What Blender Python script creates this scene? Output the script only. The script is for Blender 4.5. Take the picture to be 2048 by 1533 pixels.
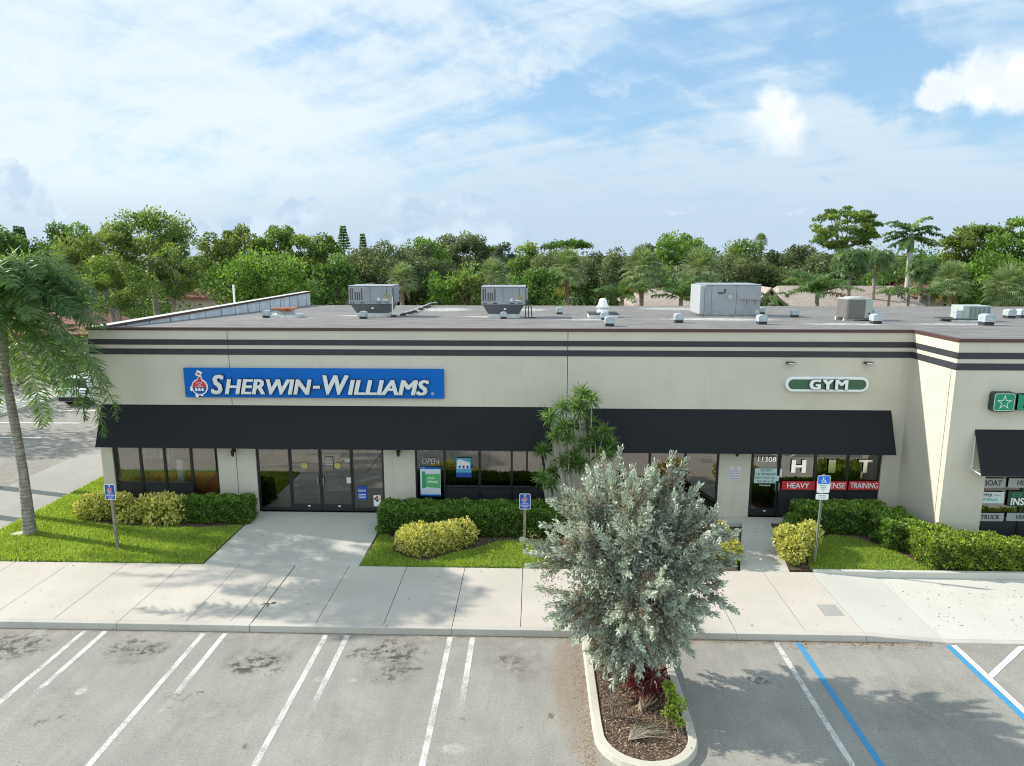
import bpy, math, random
import numpy as np
from mathutils import Vector, Matrix

# ------------------------------------------------------------------ camera, sky, sun, exposure
S = bpy.context.scene
for o in list(bpy.data.objects): bpy.data.objects.remove(o)
COL = S.collection
R = math.radians
FPX, CX, CY, YH, XV, CH = 1400., 1024., 766.5, 508., 1068., 8.6     # measured on the photograph (2048 x 1533)
PHI = math.atan((CY-YH)/FPX); TH = math.atan((XV-CX)/(FPX/math.cos(PHI)))
cd = bpy.data.cameras.new('camera'); cam = bpy.data.objects.new('camera', cd); COL.objects.link(cam)
cam.location = (0, 0, CH); cam.rotation_euler = (math.pi/2-PHI, 0, TH)
cd.sensor_width = 36; cd.lens = 36*FPX/2048; cd.clip_start = .1; cd.clip_end = 6000
S.camera = cam

SUN_EL = R(33); SUN_AZ = math.atan2(-.965, .26)       # measured from +Y towards +X
sd = Vector((math.cos(SUN_EL)*math.sin(SUN_AZ), math.cos(SUN_EL)*math.cos(SUN_AZ), math.sin(SUN_EL)))
sl = bpy.data.lights.new('sun', 'SUN'); so = bpy.data.objects.new('sun', sl); COL.objects.link(so)
sl.energy = 4.0; sl.angle = R(.6); sl.color = (1, .93, .82)
so.rotation_euler = (-sd).to_track_quat('-Z', 'Y').to_euler(); so.location = (-40, 10, 40)
S.view_settings.view_transform = 'Standard'; S.view_settings.look = 'None'
S.view_settings.exposure = .66; S.view_settings.gamma = 1
S.cycles.max_bounces = 6; S.cycles.transparent_max_bounces = 12
S.cycles.use_denoising = True; S.cycles.pixel_filter_type = 'BLACKMAN_HARRIS'; S.cycles.filter_width = 1.05

FW = Vector((-math.sin(TH)*math.cos(PHI), math.cos(TH)*math.cos(PHI), -math.sin(PHI)))
RT = Vector((math.cos(TH), math.sin(TH), 0)); UP = RT.cross(FW)
def ray(x, y): return FW + RT*((x-CX)/FPX) - UP*((y-CY)/FPX)
def onZ(x, y, z=0.): r = ray(x, y); return Vector((0, 0, CH)) + r*((z-CH)/r.z)
def onY(x, y, Y): r = ray(x, y); return Vector((0, 0, CH)) + r*(Y/r.y)

class NT:                                                # tiny node-tree helper
    def __init__(s, nt): s.nt = nt
    def n(s, t, **k):
        n = s.nt.nodes.new(t)
        for a, v in k.items():
            if a == 'inp':
                for i, x in v.items():
                    if isinstance(x, bpy.types.NodeSocket): s.nt.links.new(x, n.inputs[i])
                    else: n.inputs[i].default_value = x
            else: setattr(n, a, v)
        return n
    def math(s, op, a, b=0., c=None, clamp=False):
        inp = {0: a, 1: b}
        if c is not None: inp[2] = c
        return s.n('ShaderNodeMath', operation=op, use_clamp=clamp, inp=inp).outputs[0]
    def mix(s, f, a, b, blend='MIX'):
        n = s.n('ShaderNodeMix', data_type='RGBA', blend_type=blend, inp={0: f, 6: a, 7: b}); return n.outputs[2]
    def rng(s, v, a, b, c=0., d=1., smooth=True):
        return s.n('ShaderNodeMapRange', interpolation_type='SMOOTHSTEP' if smooth else 'LINEAR', inp={0: v, 1: a, 2: b, 3: c, 4: d}).outputs[0]
    def noise(s, vec, scale, detail=4, rough=.5, dist=0.):
        return s.n('ShaderNodeTexNoise', inp={'Vector': vec, 'Scale': scale, 'Detail': detail, 'Roughness': rough, 'Distortion': dist}).outputs[0]
    def mapping(s, vec, loc=(0,0,0), rot=(0,0,0), sc=(1,1,1)):
        return s.n('ShaderNodeMapping', inp={0: vec, 1: loc, 2: rot, 3: sc}).outputs[0]
def c4(c): return (c[0], c[1], c[2], 1)

w = bpy.data.worlds.new('World'); S.world = w; w.use_nodes = True
w.node_tree.nodes.clear(); W = NT(w.node_tree)
sky = W.n('ShaderNodeTexSky', sky_type='NISHITA', sun_disc=False, sun_elevation=SUN_EL, sun_rotation=SUN_AZ,
          altitude=10, air_density=1.15, dust_density=.7, ozone_density=2.2)
d = W.n('ShaderNodeTexCoord').outputs['Generated']
sp = W.n('ShaderNodeSeparateXYZ', inp={0: d})
yy = W.math('MAXIMUM', sp.outputs[1], .05)
u = W.math('DIVIDE', sp.outputs[0], yy); v = W.math('DIVIDE', sp.outputs[2], yy)
UV = W.n('ShaderNodeCombineXYZ', inp={0: u, 1: v, 2: 0.}).outputs[0]
zz = W.math('ADD', W.math('MAXIMUM', sp.outputs[2], 0.), .16)
PL = W.n('ShaderNodeCombineXYZ', inp={0: W.math('DIVIDE', sp.outputs[0], zz), 1: W.math('DIVIDE', sp.outputs[1], zz), 2: 0.}).outputs[0]
def uvpx(x, y): r = ray(x, y); return (r.x/r.y, r.z/r.y)
def spot(px, py, rx, ry, rot=0., wob=None, soft=(.35, 1.)):       # a soft elliptical patch of the sky, in directions
    a, b = uvpx(px, py)
    vec = UV if wob is None else W.n('ShaderNodeVectorMath', operation='ADD', inp={0: UV, 1: wob}).outputs[0]
    dd = W.n('ShaderNodeVectorMath', operation='SUBTRACT', inp={0: vec, 1: (a, b, 0)}).outputs[0]
    dd = W.n('ShaderNodeVectorRotate', rotation_type='Z_AXIS', inp={'Vector': dd, 'Angle': R(rot)}).outputs[0]
    dd = W.n('ShaderNodeVectorMath', operation='MULTIPLY', inp={0: dd, 1: (FPX/rx, FPX/ry, 1)}).outputs[0]
    ln = W.n('ShaderNodeVectorMath', operation='LENGTH', inp={0: dd}).outputs['Value']
    return W.rng(ln, soft[0], soft[1], 1., 0.)
wn = W.n('ShaderNodeTexNoise', inp={'Vector': UV, 'Scale': 7., 'Detail': 5., 'Roughness': .6}).outputs['Color']
wob = W.n('ShaderNodeVectorMath', operation='SCALE', inp={0: W.n('ShaderNodeVectorMath', operation='SUBTRACT', inp={0: wn, 1: (.5, .5, .5)}).outputs[0], 'Scale': .22}).outputs[0]
wn2 = W.n('ShaderNodeTexNoise', inp={'Vector': UV, 'Scale': 22., 'Detail': 6., 'Roughness': .55}).outputs['Color']
wob2 = W.n('ShaderNodeVectorMath', operation='SCALE', inp={0: W.n('ShaderNodeVectorMath', operation='SUBTRACT', inp={0: wn2, 1: (.5, .5, .5)}).outputs[0], 'Scale': .06}).outputs[0]
wisp = W.noise(W.mapping(W.mapping(PL, rot=(0, 0, R(38))), sc=(.7, 2.0, 1)), 1.7, 10, .62, .8)
streak = W.noise(W.mapping(W.mapping(UV, rot=(0, 0, R(17))), sc=(1., 3.6, 1)), 3.2, 10, .64, 1.0)
cov = W.math('ADD', W.math('MULTIPLY', wisp, 1.1), W.math('MULTIPLY', streak, 1.0))
cov = W.math('ADD', cov, -.34)
def addw(base, s, k): return W.math('MULTIPLY_ADD', s, k, base)
cov = addw(cov, spot(230, 170, 900, 380, -10), .17)
cov = addw(cov, spot(1560, 60, 420, 60, -12, wob, (.1, 1.)), .16); cov = addw(cov, spot(1180, 150, 420, 28, 12, wob, (.1, 1.)), .22); cov = addw(cov, spot(1500, 330, 600, 60, 4, wob, (.1, 1.)), .12)
for (x, y, rx, ry, rot, k) in [(1230, 190, 330, 95, -16, -.34), (1290, 270, 260, 70, -5, -.28), (1420, 60, 300, 60, 12, -.16), (1740, 130, 330, 120, 25, -.34),
        (640, 75, 200, 60, -25, -.22), (1000, 215, 330, 60, -18, -.30), (210, 310, 430, 40, -8, -.2), (1880, 240, 330, 60, 12, -.22), (1700, 20, 160, 60, 0, -.2), (470, 335, 400, 25, -6, -.14), (830, 25, 200, 40, 0, -.12)]:
    cov = addw(cov, spot(x, y, rx, ry, rot, wob, (.1, 1.)), k)
cov = addw(cov, W.rng(v, .02, .26, 1., 0.), .24)
cloud = W.rng(cov, .36, 1.02, 0., 1.)
skyc = W.n('ShaderNodeVectorMath', operation='SCALE', inp={0: sky.outputs[0], 'Scale': 1.}).outputs[0]
BG = 0.10
def lum(c): return tuple(x/BG for x in c)+(1,)
blue = W.mix(.6, skyc, lum((.235, .42, .62)))
hz = W.rng(v, 0., .33, 1., 0.)
ccol = W.mix(hz, lum((.485, .575, .64)), lum((.38, .475, .565)))
ccol = W.mix(spot(200, 150, 1050, 420), ccol, lum((.545, .61, .645)))
skyf = W.mix(W.math('MULTIPLY', cloud, .97), blue, ccol)
skyf = W.mix(W.math('MULTIPLY', W.rng(v, -.01, .12, 1., 0.), .75), skyf, lum((.355, .445, .545)))
# cumulus puffs
def puff(parts, soft=(.62, .9)):
    o = None
    for p in parts:
        s_ = spot(*p[:4], p[4] if len(p) > 4 else 0., wob2, soft)
        o = s_ if o is None else W.math('MAXIMUM', o, s_)
    return o
ptex = W.noise(UV, 16., 6, .6)
pcol = W.mix(W.rng(ptex, .35, .62, 0., .8), lum((.68, .705, .72)), lum((.55, .60, .645)))
pf = puff([(1552, 215, 45, 62), (1560, 262, 70, 52), (1535, 250, 60, 30)], (.3, 1.08))
pr = puff([(1890, 178, 55, 42), (1960, 165, 75, 58), (2040, 168, 90, 62), (1870, 200, 40, 22)], (.45, 1.05))
skyf = W.mix(W.math('MULTIPLY', pf, .9), skyf, pcol); skyf = W.mix(W.math('MULTIPLY', pr, .95), skyf, pcol)
dcol = W.mix(W.rng(ptex, .4, .6), lum((.33, .44, .56)), lum((.47, .55, .63)))
pd = puff([(40, 390, 70, 55), (20, 350, 40, 35), (100, 420, 60, 25), (330, 412, 35, 18), (600, 432, 70, 32), (820, 415, 70, 30), (940, 412, 50, 26), (870, 420, 110, 14), (1650, 350, 22, 8), (1590, 420, 28, 7), (1340, 428, 22, 6), (470, 470, 160, 40), (900, 470, 200, 30)], (.55, 1.0))
skyf = W.mix(W.math('MULTIPLY', pd, .75), skyf, dcol)
# sky behind the viewer brightened and warmed, added fill light for the shaded facade
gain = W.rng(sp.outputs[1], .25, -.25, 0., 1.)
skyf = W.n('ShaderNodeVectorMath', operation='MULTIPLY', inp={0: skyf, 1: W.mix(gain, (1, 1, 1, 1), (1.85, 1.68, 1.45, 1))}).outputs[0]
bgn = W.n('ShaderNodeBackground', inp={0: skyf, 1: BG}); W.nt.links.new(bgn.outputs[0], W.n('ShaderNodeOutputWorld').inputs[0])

# ------------------------------------------------------------------ materials
MATS = {}
def mat(name, base=(.5,.5,.5), rough=.6, metal=0., spec=.5, var=0., vscale=3., bump=0., bscale=60., fn=None, emit=None):
    if name in MATS: return MATS[name]
    m = bpy.data.materials.new(name); m.use_nodes = True; t = NT(m.node_tree)
    b = m.node_tree.nodes['Principled BSDF']
    b.inputs['Roughness'].default_value = rough; b.inputs['Metallic'].default_value = metal
    b.inputs['Specular IOR Level'].default_value = spec; b.inputs['Base Color'].default_value = c4(base)
    P = t.n('ShaderNodeTexCoord').outputs['Object'] if not fn else t.n('ShaderNodeNewGeometry').outputs['Position']
    if var:
        nz = t.noise(P, vscale, 6, .6)
        lo = c4([x*(1-var) for x in base]); hi = c4([min(1, x*(1+var)) for x in base])
        t.nt.links.new(t.mix(t.rng(nz, .3, .7), lo, hi), b.inputs['Base Color'])
    if fn: fn(t, P, b)
    if bump:
        bn = t.n('ShaderNodeBump', inp={'Strength': bump, 'Distance': .02, 'Height': t.noise(P, bscale, 4, .6)})
        t.nt.links.new(bn.outputs[0], b.inputs['Normal'])
    if emit:
        b.inputs['Emission Color'].default_value = c4(emit[:3]); b.inputs['Emission Strength'].default_value = emit[3]
    MATS[name] = m; return m

def spots3(t, P, L, wobs=.5, wsc=2.2):
    wn = t.n('ShaderNodeTexNoise', inp={'Vector': P, 'Scale': wsc, 'Detail': 6., 'Roughness': .7}).outputs['Color']
    q = t.n('ShaderNodeVectorMath', operation='MULTIPLY_ADD', inp={0: wn, 1: (wobs, wobs, 0), 2: P}).outputs[0]
    out = None
    for (x, y, rx, ry, k) in L:
        dd = t.n('ShaderNodeVectorMath', operation='SUBTRACT', inp={0: q, 1: (x+wobs/2, y+wobs/2, 0)}).outputs[0]
        dd = t.n('ShaderNodeVectorMath', operation='MULTIPLY', inp={0: dd, 1: (1/rx, 1/ry, 0)}).outputs[0]
        ln = t.n('ShaderNodeVectorMath', operation='LENGTH', inp={0: dd}).outputs['Value']
        s = t.math('MULTIPLY', t.rng(ln, .45, 1.05, 1., 0.), k)
        out = s if out is None else t.math('MAXIMUM', out, s)
    return out

def asphalt_fn(t, P, b):
    f = t.noise(P, 21., 4, .8); g = t.noise(P, 36., 3, .8); l = t.noise(P, .55, 5, .65)
    m_ = t.noise(t.mapping(P, sc=(2.2, .35, 1)), 1.5, 5, .6)
    c = t.mix(t.rng(l, .3, .7), c4((.262, .248, .222)), c4((.335, .318, .285)))
    c = t.mix(t.math('MULTIPLY', t.rng(m_, .35, .7), .35), c, c4((.20, .197, .19)))
    c = t.mix(t.rng(f, .46, .64, 0., .42), c, c4((.13, .127, .122)))
    c = t.mix(t.rng(t.noise(P, 12., 3, .7), .68, .73, 0., .7), c, c4((.09, .085, .08)))
    c = t.mix(t.rng(g, .56, .70, 0., .42), c, c4((.55, .53, .49)))
    st = spots3(t, P, [(-11.6,13.9,.95,.7,1),(-5.85,13.4,.8,.4,1),(-8.75,13.9,.9,.35,.95),(-3.1,13.95,.95,.5,.95),(-2.8,13.3,.5,.4,.9),(4.75,13.12,.25,.2,1.),(-.4,13.7,.4,.4,.6),(-6.9,12.2,.3,.2,.5)], 1.5, 1.9)
    st = t.math('MAXIMUM', st, spots3(t, P, [(-8.84,11.55,.14,.13,.7),(-9.2,11.4,.17,.12,.7),(-1.34,11.72,.12,.1,.8),(-.2,11.5,.09,.09,1.),(-3.2,12.9,.1,.07,.9),(.35,11.9,.12,.1,.8),(4.72,13.1,.13,.1,1.),(-6.6,12.4,.1,.08,.8),(-5.0,10.9,.15,.1,.8),(-10.9,12.6,.1,.1,.7)], .3, 5.))
    br = t.noise(P, 9., 5, .75)
    st = t.math('MULTIPLY', st, t.rng(t.noise(P, 4.6, 7, .72), .47, .57))
    soft = spots3(t, P, [(-11.6,13.9,1.1,.8,1),(-5.85,13.4,1.0,.55,1),(-8.75,13.9,1.0,.5,.9),(-2.9,13.7,.9,.9,1),(-.3,13.7,.8,.7,.8),(-9.3,11.9,.9,.6,.5),(-6.2,11.7,1.,.6,.5),(-3.5,11.6,.9,.6,.4),(7.7,12.5,1.2,1.,.6)], 2.2, .9)
    c = t.mix(t.math('MULTIPLY', t.math('MULTIPLY', soft, t.rng(t.noise(P, 3.1, 6, .7), .35, .62)), .42), c, c4((.09, .082, .072)))
    c = t.mix(t.math('MULTIPLY', st, .85), c, c4((.04, .035, .03)))
    c = t.mix(t.rng(t.noise(P, 5.5, 3, .8), .70, .76, 0., .5), c, c4((.08, .07, .06)))
    tan = spots3(t, P, [(.85, 13.2, .55, 2.3, .75), (1.0, 11.3, .4, 1.4, .6), (2.9, 14.4, 1.2, .4, .3)], .5, 1.2)
    c = t.mix(t.math('MULTIPLY', tan, t.rng(t.noise(P, 12., 4, .7), .3, .7, .35, .85)), c, c4((.24, .165, .105)))
    wh = spots3(t, P, [(-9.0, 12.35, .12, .16, .5), (-4.3, 12.9, .25, .12, .2), (-3.7, 12.9, .14, .1, .25), (-1.4, 10.95, .3, .15, .3)], .25, 4.)
    c = t.mix(t.math('MULTIPLY', wh, t.rng(br, .35, .6)), c, c4((.62, .62, .6)))
    # dirt band gathered along the kerb
    sy = t.n('ShaderNodeSeparateXYZ', inp={0: P}).outputs[1]
    kb = t.math('MULTIPLY', t.rng(sy, 13.7, 14.68), t.rng(t.noise(P, 4., 5, .7), .35, .7, 0., .45))
    c = t.mix(kb, c, c4((.16, .135, .105)))
    t.nt.links.new(c, b.inputs['Base Color'])
    bn = t.n('ShaderNodeBump', inp={'Strength': .35, 'Distance': .01, 'Height': f}); t.nt.links.new(bn.outputs[0], b.inputs['Normal'])
M_asph = mat('asphalt', rough=.9, fn=asphalt_fn, spec=.3)

def concrete_fn(c0, c1, stain):
    def f(t, P, b):
        n1 = t.noise(P, .5, 5, .6); n2 = t.noise(P, 60., 3, .7); n3 = t.noise(P, 2.2, 6, .65)
        c = t.mix(t.rng(n1, .3, .7), c4(c0), c4(c1))
        c = t.mix(t.rng(n3, .52, .75, 0., .35), c, c4(stain))
        c = t.mix(t.rng(n2, .55, .75, 0., .25), c, c4([x*.7 for x in c0]))
        sp_ = t.noise(P, 7., 2, .4); c = t.mix(t.rng(sp_, .745, .76, 0., .8), c, c4((.12, .11, .10)))
        t.nt.links.new(c, b.inputs['Base Color'])
        bn = t.n('ShaderNodeBump', inp={'Strength': .4, 'Distance': .01, 'Height': n2}); t.nt.links.new(bn.outputs[0], b.inputs['Normal'])
    return f
M_conc = mat('sidewalk_concrete', rough=.85, fn=concrete_fn((.455,.415,.365), (.515,.47,.42), (.40,.37,.33)), spec=.3)
M_concw = mat('pale_concrete', rough=.85, fn=concrete_fn((.49,.475,.43), (.54,.525,.48), (.47,.46,.42)), spec=.3)
M_concg = mat('walk_concrete', rough=.85, fn=concrete_fn((.43,.415,.37), (.485,.465,.42), (.38,.38,.29)), spec=.3)
M_conck = mat('kerb_concrete', rough=.9, fn=concrete_fn((.42,.395,.355), (.50,.47,.43), (.30,.28,.25)), spec=.3)
M_island = mat('island_kerb_paint', rough=.8, fn=concrete_fn((.46,.43,.37), (.55,.52,.45), (.33,.31,.27)), spec=.3)
M_apron = mat('apron_concrete', rough=.9, fn=concrete_fn((.30,.29,.275), (.34,.33,.31), (.27,.26,.25)), spec=.3)
M_joint = mat('dark_joint', (.10,.09,.08), .9)  # dark colour of the bed under the joints and of the crack

def paint_mat(name, col, lo, hi, far=None):
    m = bpy.data.materials.new(name); m.use_nodes = True; t = NT(m.node_tree)
    b = m.node_tree.nodes['Principled BSDF']; b.inputs['Base Color'].default_value = c4(col); b.inputs['Roughness'].default_value = .7
    P = t.n('ShaderNodeNewGeometry').outputs['Position']
    n = t.math('ADD', t.math('MULTIPLY', t.noise(P, 55., 4, .8), .7), t.math('MULTIPLY', t.noise(P, 3., 4, .6), .3))
    if far:                                               # wears away towards the drive aisle
        sy = t.n('ShaderNodeSeparateXYZ', inp={0: P}).outputs[1]
        n = t.math('ADD', n, t.rng(sy, far[0], far[1], far[2], 0., False))
    a = t.rng(n, lo, hi, 1., 0.)
    t.nt.links.new(a, b.inputs['Alpha']); return m
M_line = paint_mat('white_line_paint', (.62,.61,.58), .47, .60)
M_line2 = paint_mat('worn_white_line_paint', (.60,.59,.56), .48, .64, (11.0, 13.2, .24))
M_linew = paint_mat('fresh_white_line_paint', (.80,.80,.78), .66, .8)
M_lineb = paint_mat('blue_line_paint', (.045,.25,.47), .64, .8)

def leafmat(name, cols, trans=.35, rough=.5, spec=.35):
    m = bpy.data.materials.new(name); m.use_nodes = True; t = NT(m.node_tree)
    m.node_tree.nodes.clear()
    at = t.n('ShaderNodeAttribute', attribute_name='rnd').outputs['Fac']
    r = t.n('ShaderNodeValToRGB', inp={0: at}); cr = r.color_ramp
    n = len(cols)
    while len(cr.elements) < n: cr.elements.new(.5)
    for i, c in enumerate(cols): cr.elements[i].position = c[3] if len(c) > 3 else i/(n-1); cr.elements[i].color = c4(c)
    p = t.n('ShaderNodeBsdfPrincipled', inp={'Base Color': r.outputs[0], 'Roughness': rough, 'Specular IOR Level': spec})
    tc = t.mix(1., r.outputs[0], c4((1.5, 1.55, .75)), 'MULTIPLY')
    tr = t.n('ShaderNodeBsdfTranslucent', inp={'Color': tc})
    mx = t.n('ShaderNodeMixShader', inp={0: trans, 1: p.outputs[0], 2: tr.outputs[0]})
    o = t.n('ShaderNodeOutputMaterial'); t.nt.links.new(mx.outputs[0], o.inputs[0])
    return m
L_oak = leafmat('oak_leaves', [(.055,.08,.04), (.09,.125,.058), (.15,.185,.085), (.22,.245,.13)])
L_dark = leafmat('dark_leaves', [(0.034,0.074,0.022), (0.068,0.132,0.03), (0.119,0.214,0.045), (0.204,0.314,0.075)])
L_bright = leafmat('bright_leaves', [(.07,.13,.025), (.11,.20,.035), (.16,.27,.05), (.26,.36,.10)], .4)
L_mid = leafmat('mid_leaves', [(0.064,0.112,0.028), (0.112,0.18,0.042), (0.176,0.247,0.056), (0.272,0.33,0.084)], .4)
L_yel = leafmat('yellowish_leaves', [(.075,.115,.03), (.12,.17,.045), (.18,.235,.06), (.30,.35,.12)], .4)
L_blue = leafmat('bluish_leaves', [(.06,.085,.07), (.09,.12,.10), (.14,.17,.14), (.2,.22,.18)], .25)
L_sabal = leafmat('sabal_fronds', [(.10,.15,.07), (.17,.235,.11), (.25,.32,.15), (.42,.46,.26)], .3)
L_palmf = leafmat('far_palm_leaflets', [(.045,.09,.03), (.08,.15,.045), (.13,.21,.06), (.26,.32,.10)], .4, .4, .5)
L_dead = leafmat('dry_fronds', [(0.208,0.143,0.058), (0.312,0.221,0.091), (0.416,0.312,0.143)], .3)
L_palm = leafmat('palm_leaflets', [(.035,.085,.025), (.07,.145,.04), (.12,.21,.06), (.28,.33,.08)], .45, .36, .6)
L_hedge = leafmat('hedge_leaves', [(0.038,0.09,0.016), (0.076,0.153,0.023), (0.133,0.234,0.033), (0.247,0.36,0.065)], .3, .4)
L_hedge2 = leafmat('light_hedge_leaves', [(0.07,0.121,0.018), (0.14,0.216,0.03), (0.238,0.324,0.042), (0.42,0.486,0.084)], .35, .4)
L_croton = leafmat('variegated_leaves', [(.05,.10,.015), (.22,.26,.04,.22), (.48,.46,.10,.5), (.66,.62,.24)], .25, .4)
L_silver = leafmat('silver_leaves', [(.15,.16,.125), (.32,.37,.305), (.47,.52,.45), (.66,.69,.60)], .12, .55, .3)
L_seed = leafmat('dry_seed_sprigs', [(.12,.08,.05), (.22,.15,.10), (.34,.26,.19)], .1, .8)
L_drac = leafmat('strap_leaves', [(.03,.075,.015), (.06,.14,.03), (.12,.22,.05), (.30,.38,.13)], .3, .35)
L_ti = leafmat('red_strap_leaves', [(.05,.008,.01), (.12,.018,.02), (.22,.04,.035)], .3, .4)
L_grass = leafmat('grass_blades', [(.14,.20,.04), (.24,.335,.06), (.34,.43,.085), (.47,.53,.16)], .45, .6, .2)
L_litter = leafmat('fallen_leaves', [(.10,.05,.025), (.22,.12,.05), (.34,.20,.09), (.40,.32,.18)], .1, .8)
L_mulch = leafmat('mulch_chips', [(.05,.03,.02), (.14,.085,.055), (.25,.175,.12), (.46,.38,.29)], .0, .9)
M_bark = mat('grey_bark', (.24,.215,.185), .9, var=.35, vscale=5, bump=.5, bscale=25)
M_barkd = mat('brown_bark', (.14,.105,.075), .9, var=.35, vscale=6, bump=.5, bscale=25)
M_soil = mat('bare_mulch', (.085,.055,.038), .95, var=.5, vscale=9., bump=.6, bscale=70)
M_turf = mat('turf', (.12,.18,.035), .95, var=.4, vscale=3., bump=.4, bscale=80)
M_land = mat('land', (.06,.085,.03), .95, var=.3, vscale=.3)
def stucco_fn(t, P, b):
    n1 = t.noise(P, .7, 5, .6); n2 = t.noise(t.mapping(P, sc=(3, 3, .25)), 1.4, 5, .65)
    c = t.mix(t.rng(n1, .3, .7), c4((.53, .495, .42)), c4((.575, .54, .455)))
    c = t.mix(t.rng(n2, .52, .75, 0., .4), c, c4((.45, .42, .35)))
    t.nt.links.new(c, b.inputs['Base Color'])
    bn = t.n('ShaderNodeBump', inp={'Strength': .3, 'Distance': .004, 'Height': t.noise(P, 90., 3, .6)}); t.nt.links.new(bn.outputs[0], b.inputs['Normal'])
M_stucco = mat('cream_stucco', rough=.85, fn=stucco_fn, spec=.3)
M_band = mat('dark_band_paint', (.026,.030,.038), .6, var=.15, vscale=2)
M_cap = mat('brown_metal_cap', (.075,.035,.032), .45, spec=.5)
M_capw = mat('weathered_cap', (.56,.54,.52), .5, var=.12, vscale=3)
def roof_fn(t, P, b):
    n1 = t.noise(P, .8, 6, .65); n2 = t.noise(P, 30., 3, .7); n3 = t.noise(t.mapping(P, sc=(.35, 2.2, 1)), .8, 5, .6)
    c = t.mix(t.rng(n1, .3, .7), c4((.15, .142, .138)), c4((.225, .213, .207)))
    c = t.mix(t.rng(n3, .5, .75, 0., .5), c, c4((.25, .235, .23)))
    c = t.mix(t.rng(n2, .5, .8, 0., .3), c, c4((.09, .085, .085)))
    u = onroof(745, 632); v_ = onroof(1007, 634); x3 = onroof(1470, 640); x1 = onroof(860, 622); x4 = onroof(1700, 650); x5 = onroof(1925, 650)
    wh = spots3(t, P, [(u.x, u.y+.1, 2.0, .8, .8), (v_.x, v_.y+.1, 2.2, .8, .8), (x3.x-.6, x3.y+.3, 2.9, 1.0, .8), (x1.x+.6, x1.y+1.5, 1.7, 2.6, .7), (onroof(1060, 620).x, onroof(1060, 620).y, 1.2, 2., .6),
                          (x4.x, x4.y+.3, 1.8, .7, .7), (x5.x, x5.y+.3, 2., .6, .6), (onroof(1180,640).x, onroof(1180,640).y, 1.6, .6, .6), (onroof(570,636).x, onroof(570,636).y, 1.6, .5, .6), (onroof(1350,618).x, onroof(1350,618).y, 2.5, 2.5, .55)], 1.1, .9)
    c = t.mix(t.math('MULTIPLY', wh, t.rng(t.noise(P, 3.2, 6, .7), .34, .52)), c, c4((.58, .57, .56)))
    st_ = t.noise(t.mapping(t.mapping(P, rot=(0, 0, .25)), sc=(.5, 3.5, 1)), 2.2, 6, .7)
    c = t.mix(t.rng(st_, .54, .68, 0., .5), c, c4((.38, .365, .36))); c = t.mix(t.rng(st_, .30, .42, .45, 0.), c, c4((.10, .095, .098)))
    wv = t.n('ShaderNodeTexWave', wave_type='BANDS', bands_direction='Y', inp={'Vector': P, 'Scale': .32, 'Distortion': .6, 'Detail': 2.}).outputs['Fac']
    c = t.mix(t.rng(wv, .95, .995, 0., .5), c, c4((.08, .075, .075)))
    t.nt.links.new(c, b.inputs['Base Color'])
M_awn = None
def awn_fn(t, P, b):
    n1 = t.noise(P, 120., 2, .7); n2 = t.noise(t.mapping(P, sc=(6, 1, .35)), 1.6, 4, .6)
    c = t.mix(t.rng(n1, .4, .7), c4((.007, .0085, .0115)), c4((.014, .0165, .021)))
    c = t.mix(t.rng(n2, .68, .8, 0., .25), c, c4((.08, .09, .10)))
    t.nt.links.new(c, b.inputs['Base Color'])
M_awn = mat('black_canvas', rough=.8, fn=awn_fn, spec=.3)
M_frame = mat('black_aluminium', (.014,.016,.020), .4, spec=.5)
M_spandrel = mat('dark_spandrel', (.022,.025,.031), .45, spec=.5)
def glassmat(name, tint, refl):
    m = bpy.data.materials.new(name); m.use_nodes = True; m.node_tree.nodes.clear(); t = NT(m.node_tree)
    fr = t.n('ShaderNodeFresnel', inp={0: 1.5}).outputs[0]
    g = t.n('ShaderNodeBsdfGlossy', inp={'Color': (.80,.77,.73,1), 'Roughness': .012})
    tr = t.n('ShaderNodeBsdfTransparent', inp={'Color': c4(tint)})
    mx = t.n('ShaderNodeMixShader', inp={0: t.math('ADD', fr, refl, clamp=True), 1: tr.outputs[0], 2: g.outputs[0]})
    o = t.n('ShaderNodeOutputMaterial'); t.nt.links.new(mx.outputs[0], o.inputs[0]); return m
M_glass = glassmat('tinted_glass', (.55,.55,.55), .16)
M_glassl = glassmat('clear_glass', (.92,.94,.94), .10)
M_white = mat('white_enamel', (.80,.81,.82), .4); M_face = mat('letter_face', (.66,.68,.70), .35)
M_mirror = mat('reflective_vinyl', (.93,.93,.93), .16, 1.)
M_black = mat('black_ink', (.02,.02,.02), .5); M_red = mat('red_vinyl', (.55,.025,.035), .45)
M_blue = mat('blue_panel', (.002,.115,.46), .6, spec=.2, var=.05, vscale=2); M_blued = mat('blue_sign', (.012,.065,.36), .4); M_hcb = mat('access_blue', (.01,.16,.62), .4)
M_green = mat('green_panel', (.035,.11,.06), .4); M_greenb = mat('bright_green_face', (.005,.24,.12), .35); M_greend = mat('dark_green_return', (.012,.05,.035), .45)
M_poster = mat('paper_white', (.62,.68,.78), .5); M_pgreen = mat('poster_green', (.10,.42,.15), .5); M_pgreen2 = mat('poster_deep_green', (.04,.30,.12), .5); M_cyan = mat('poster_sky', (.10,.36,.55), .5); M_pale = mat('pale_cyan_paper', (.48,.66,.64), .6)
M_galv = mat('galvanised_steel', (.42,.44,.46), .35, .7, var=.2, vscale=5); M_ac = mat('grey_cabinet', (.30,.315,.345), .5, .1, var=.10, vscale=1.6); M_acd = mat('dark_grey_cabinet', (.13,.145,.155), .5, .1, var=.1)
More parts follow.
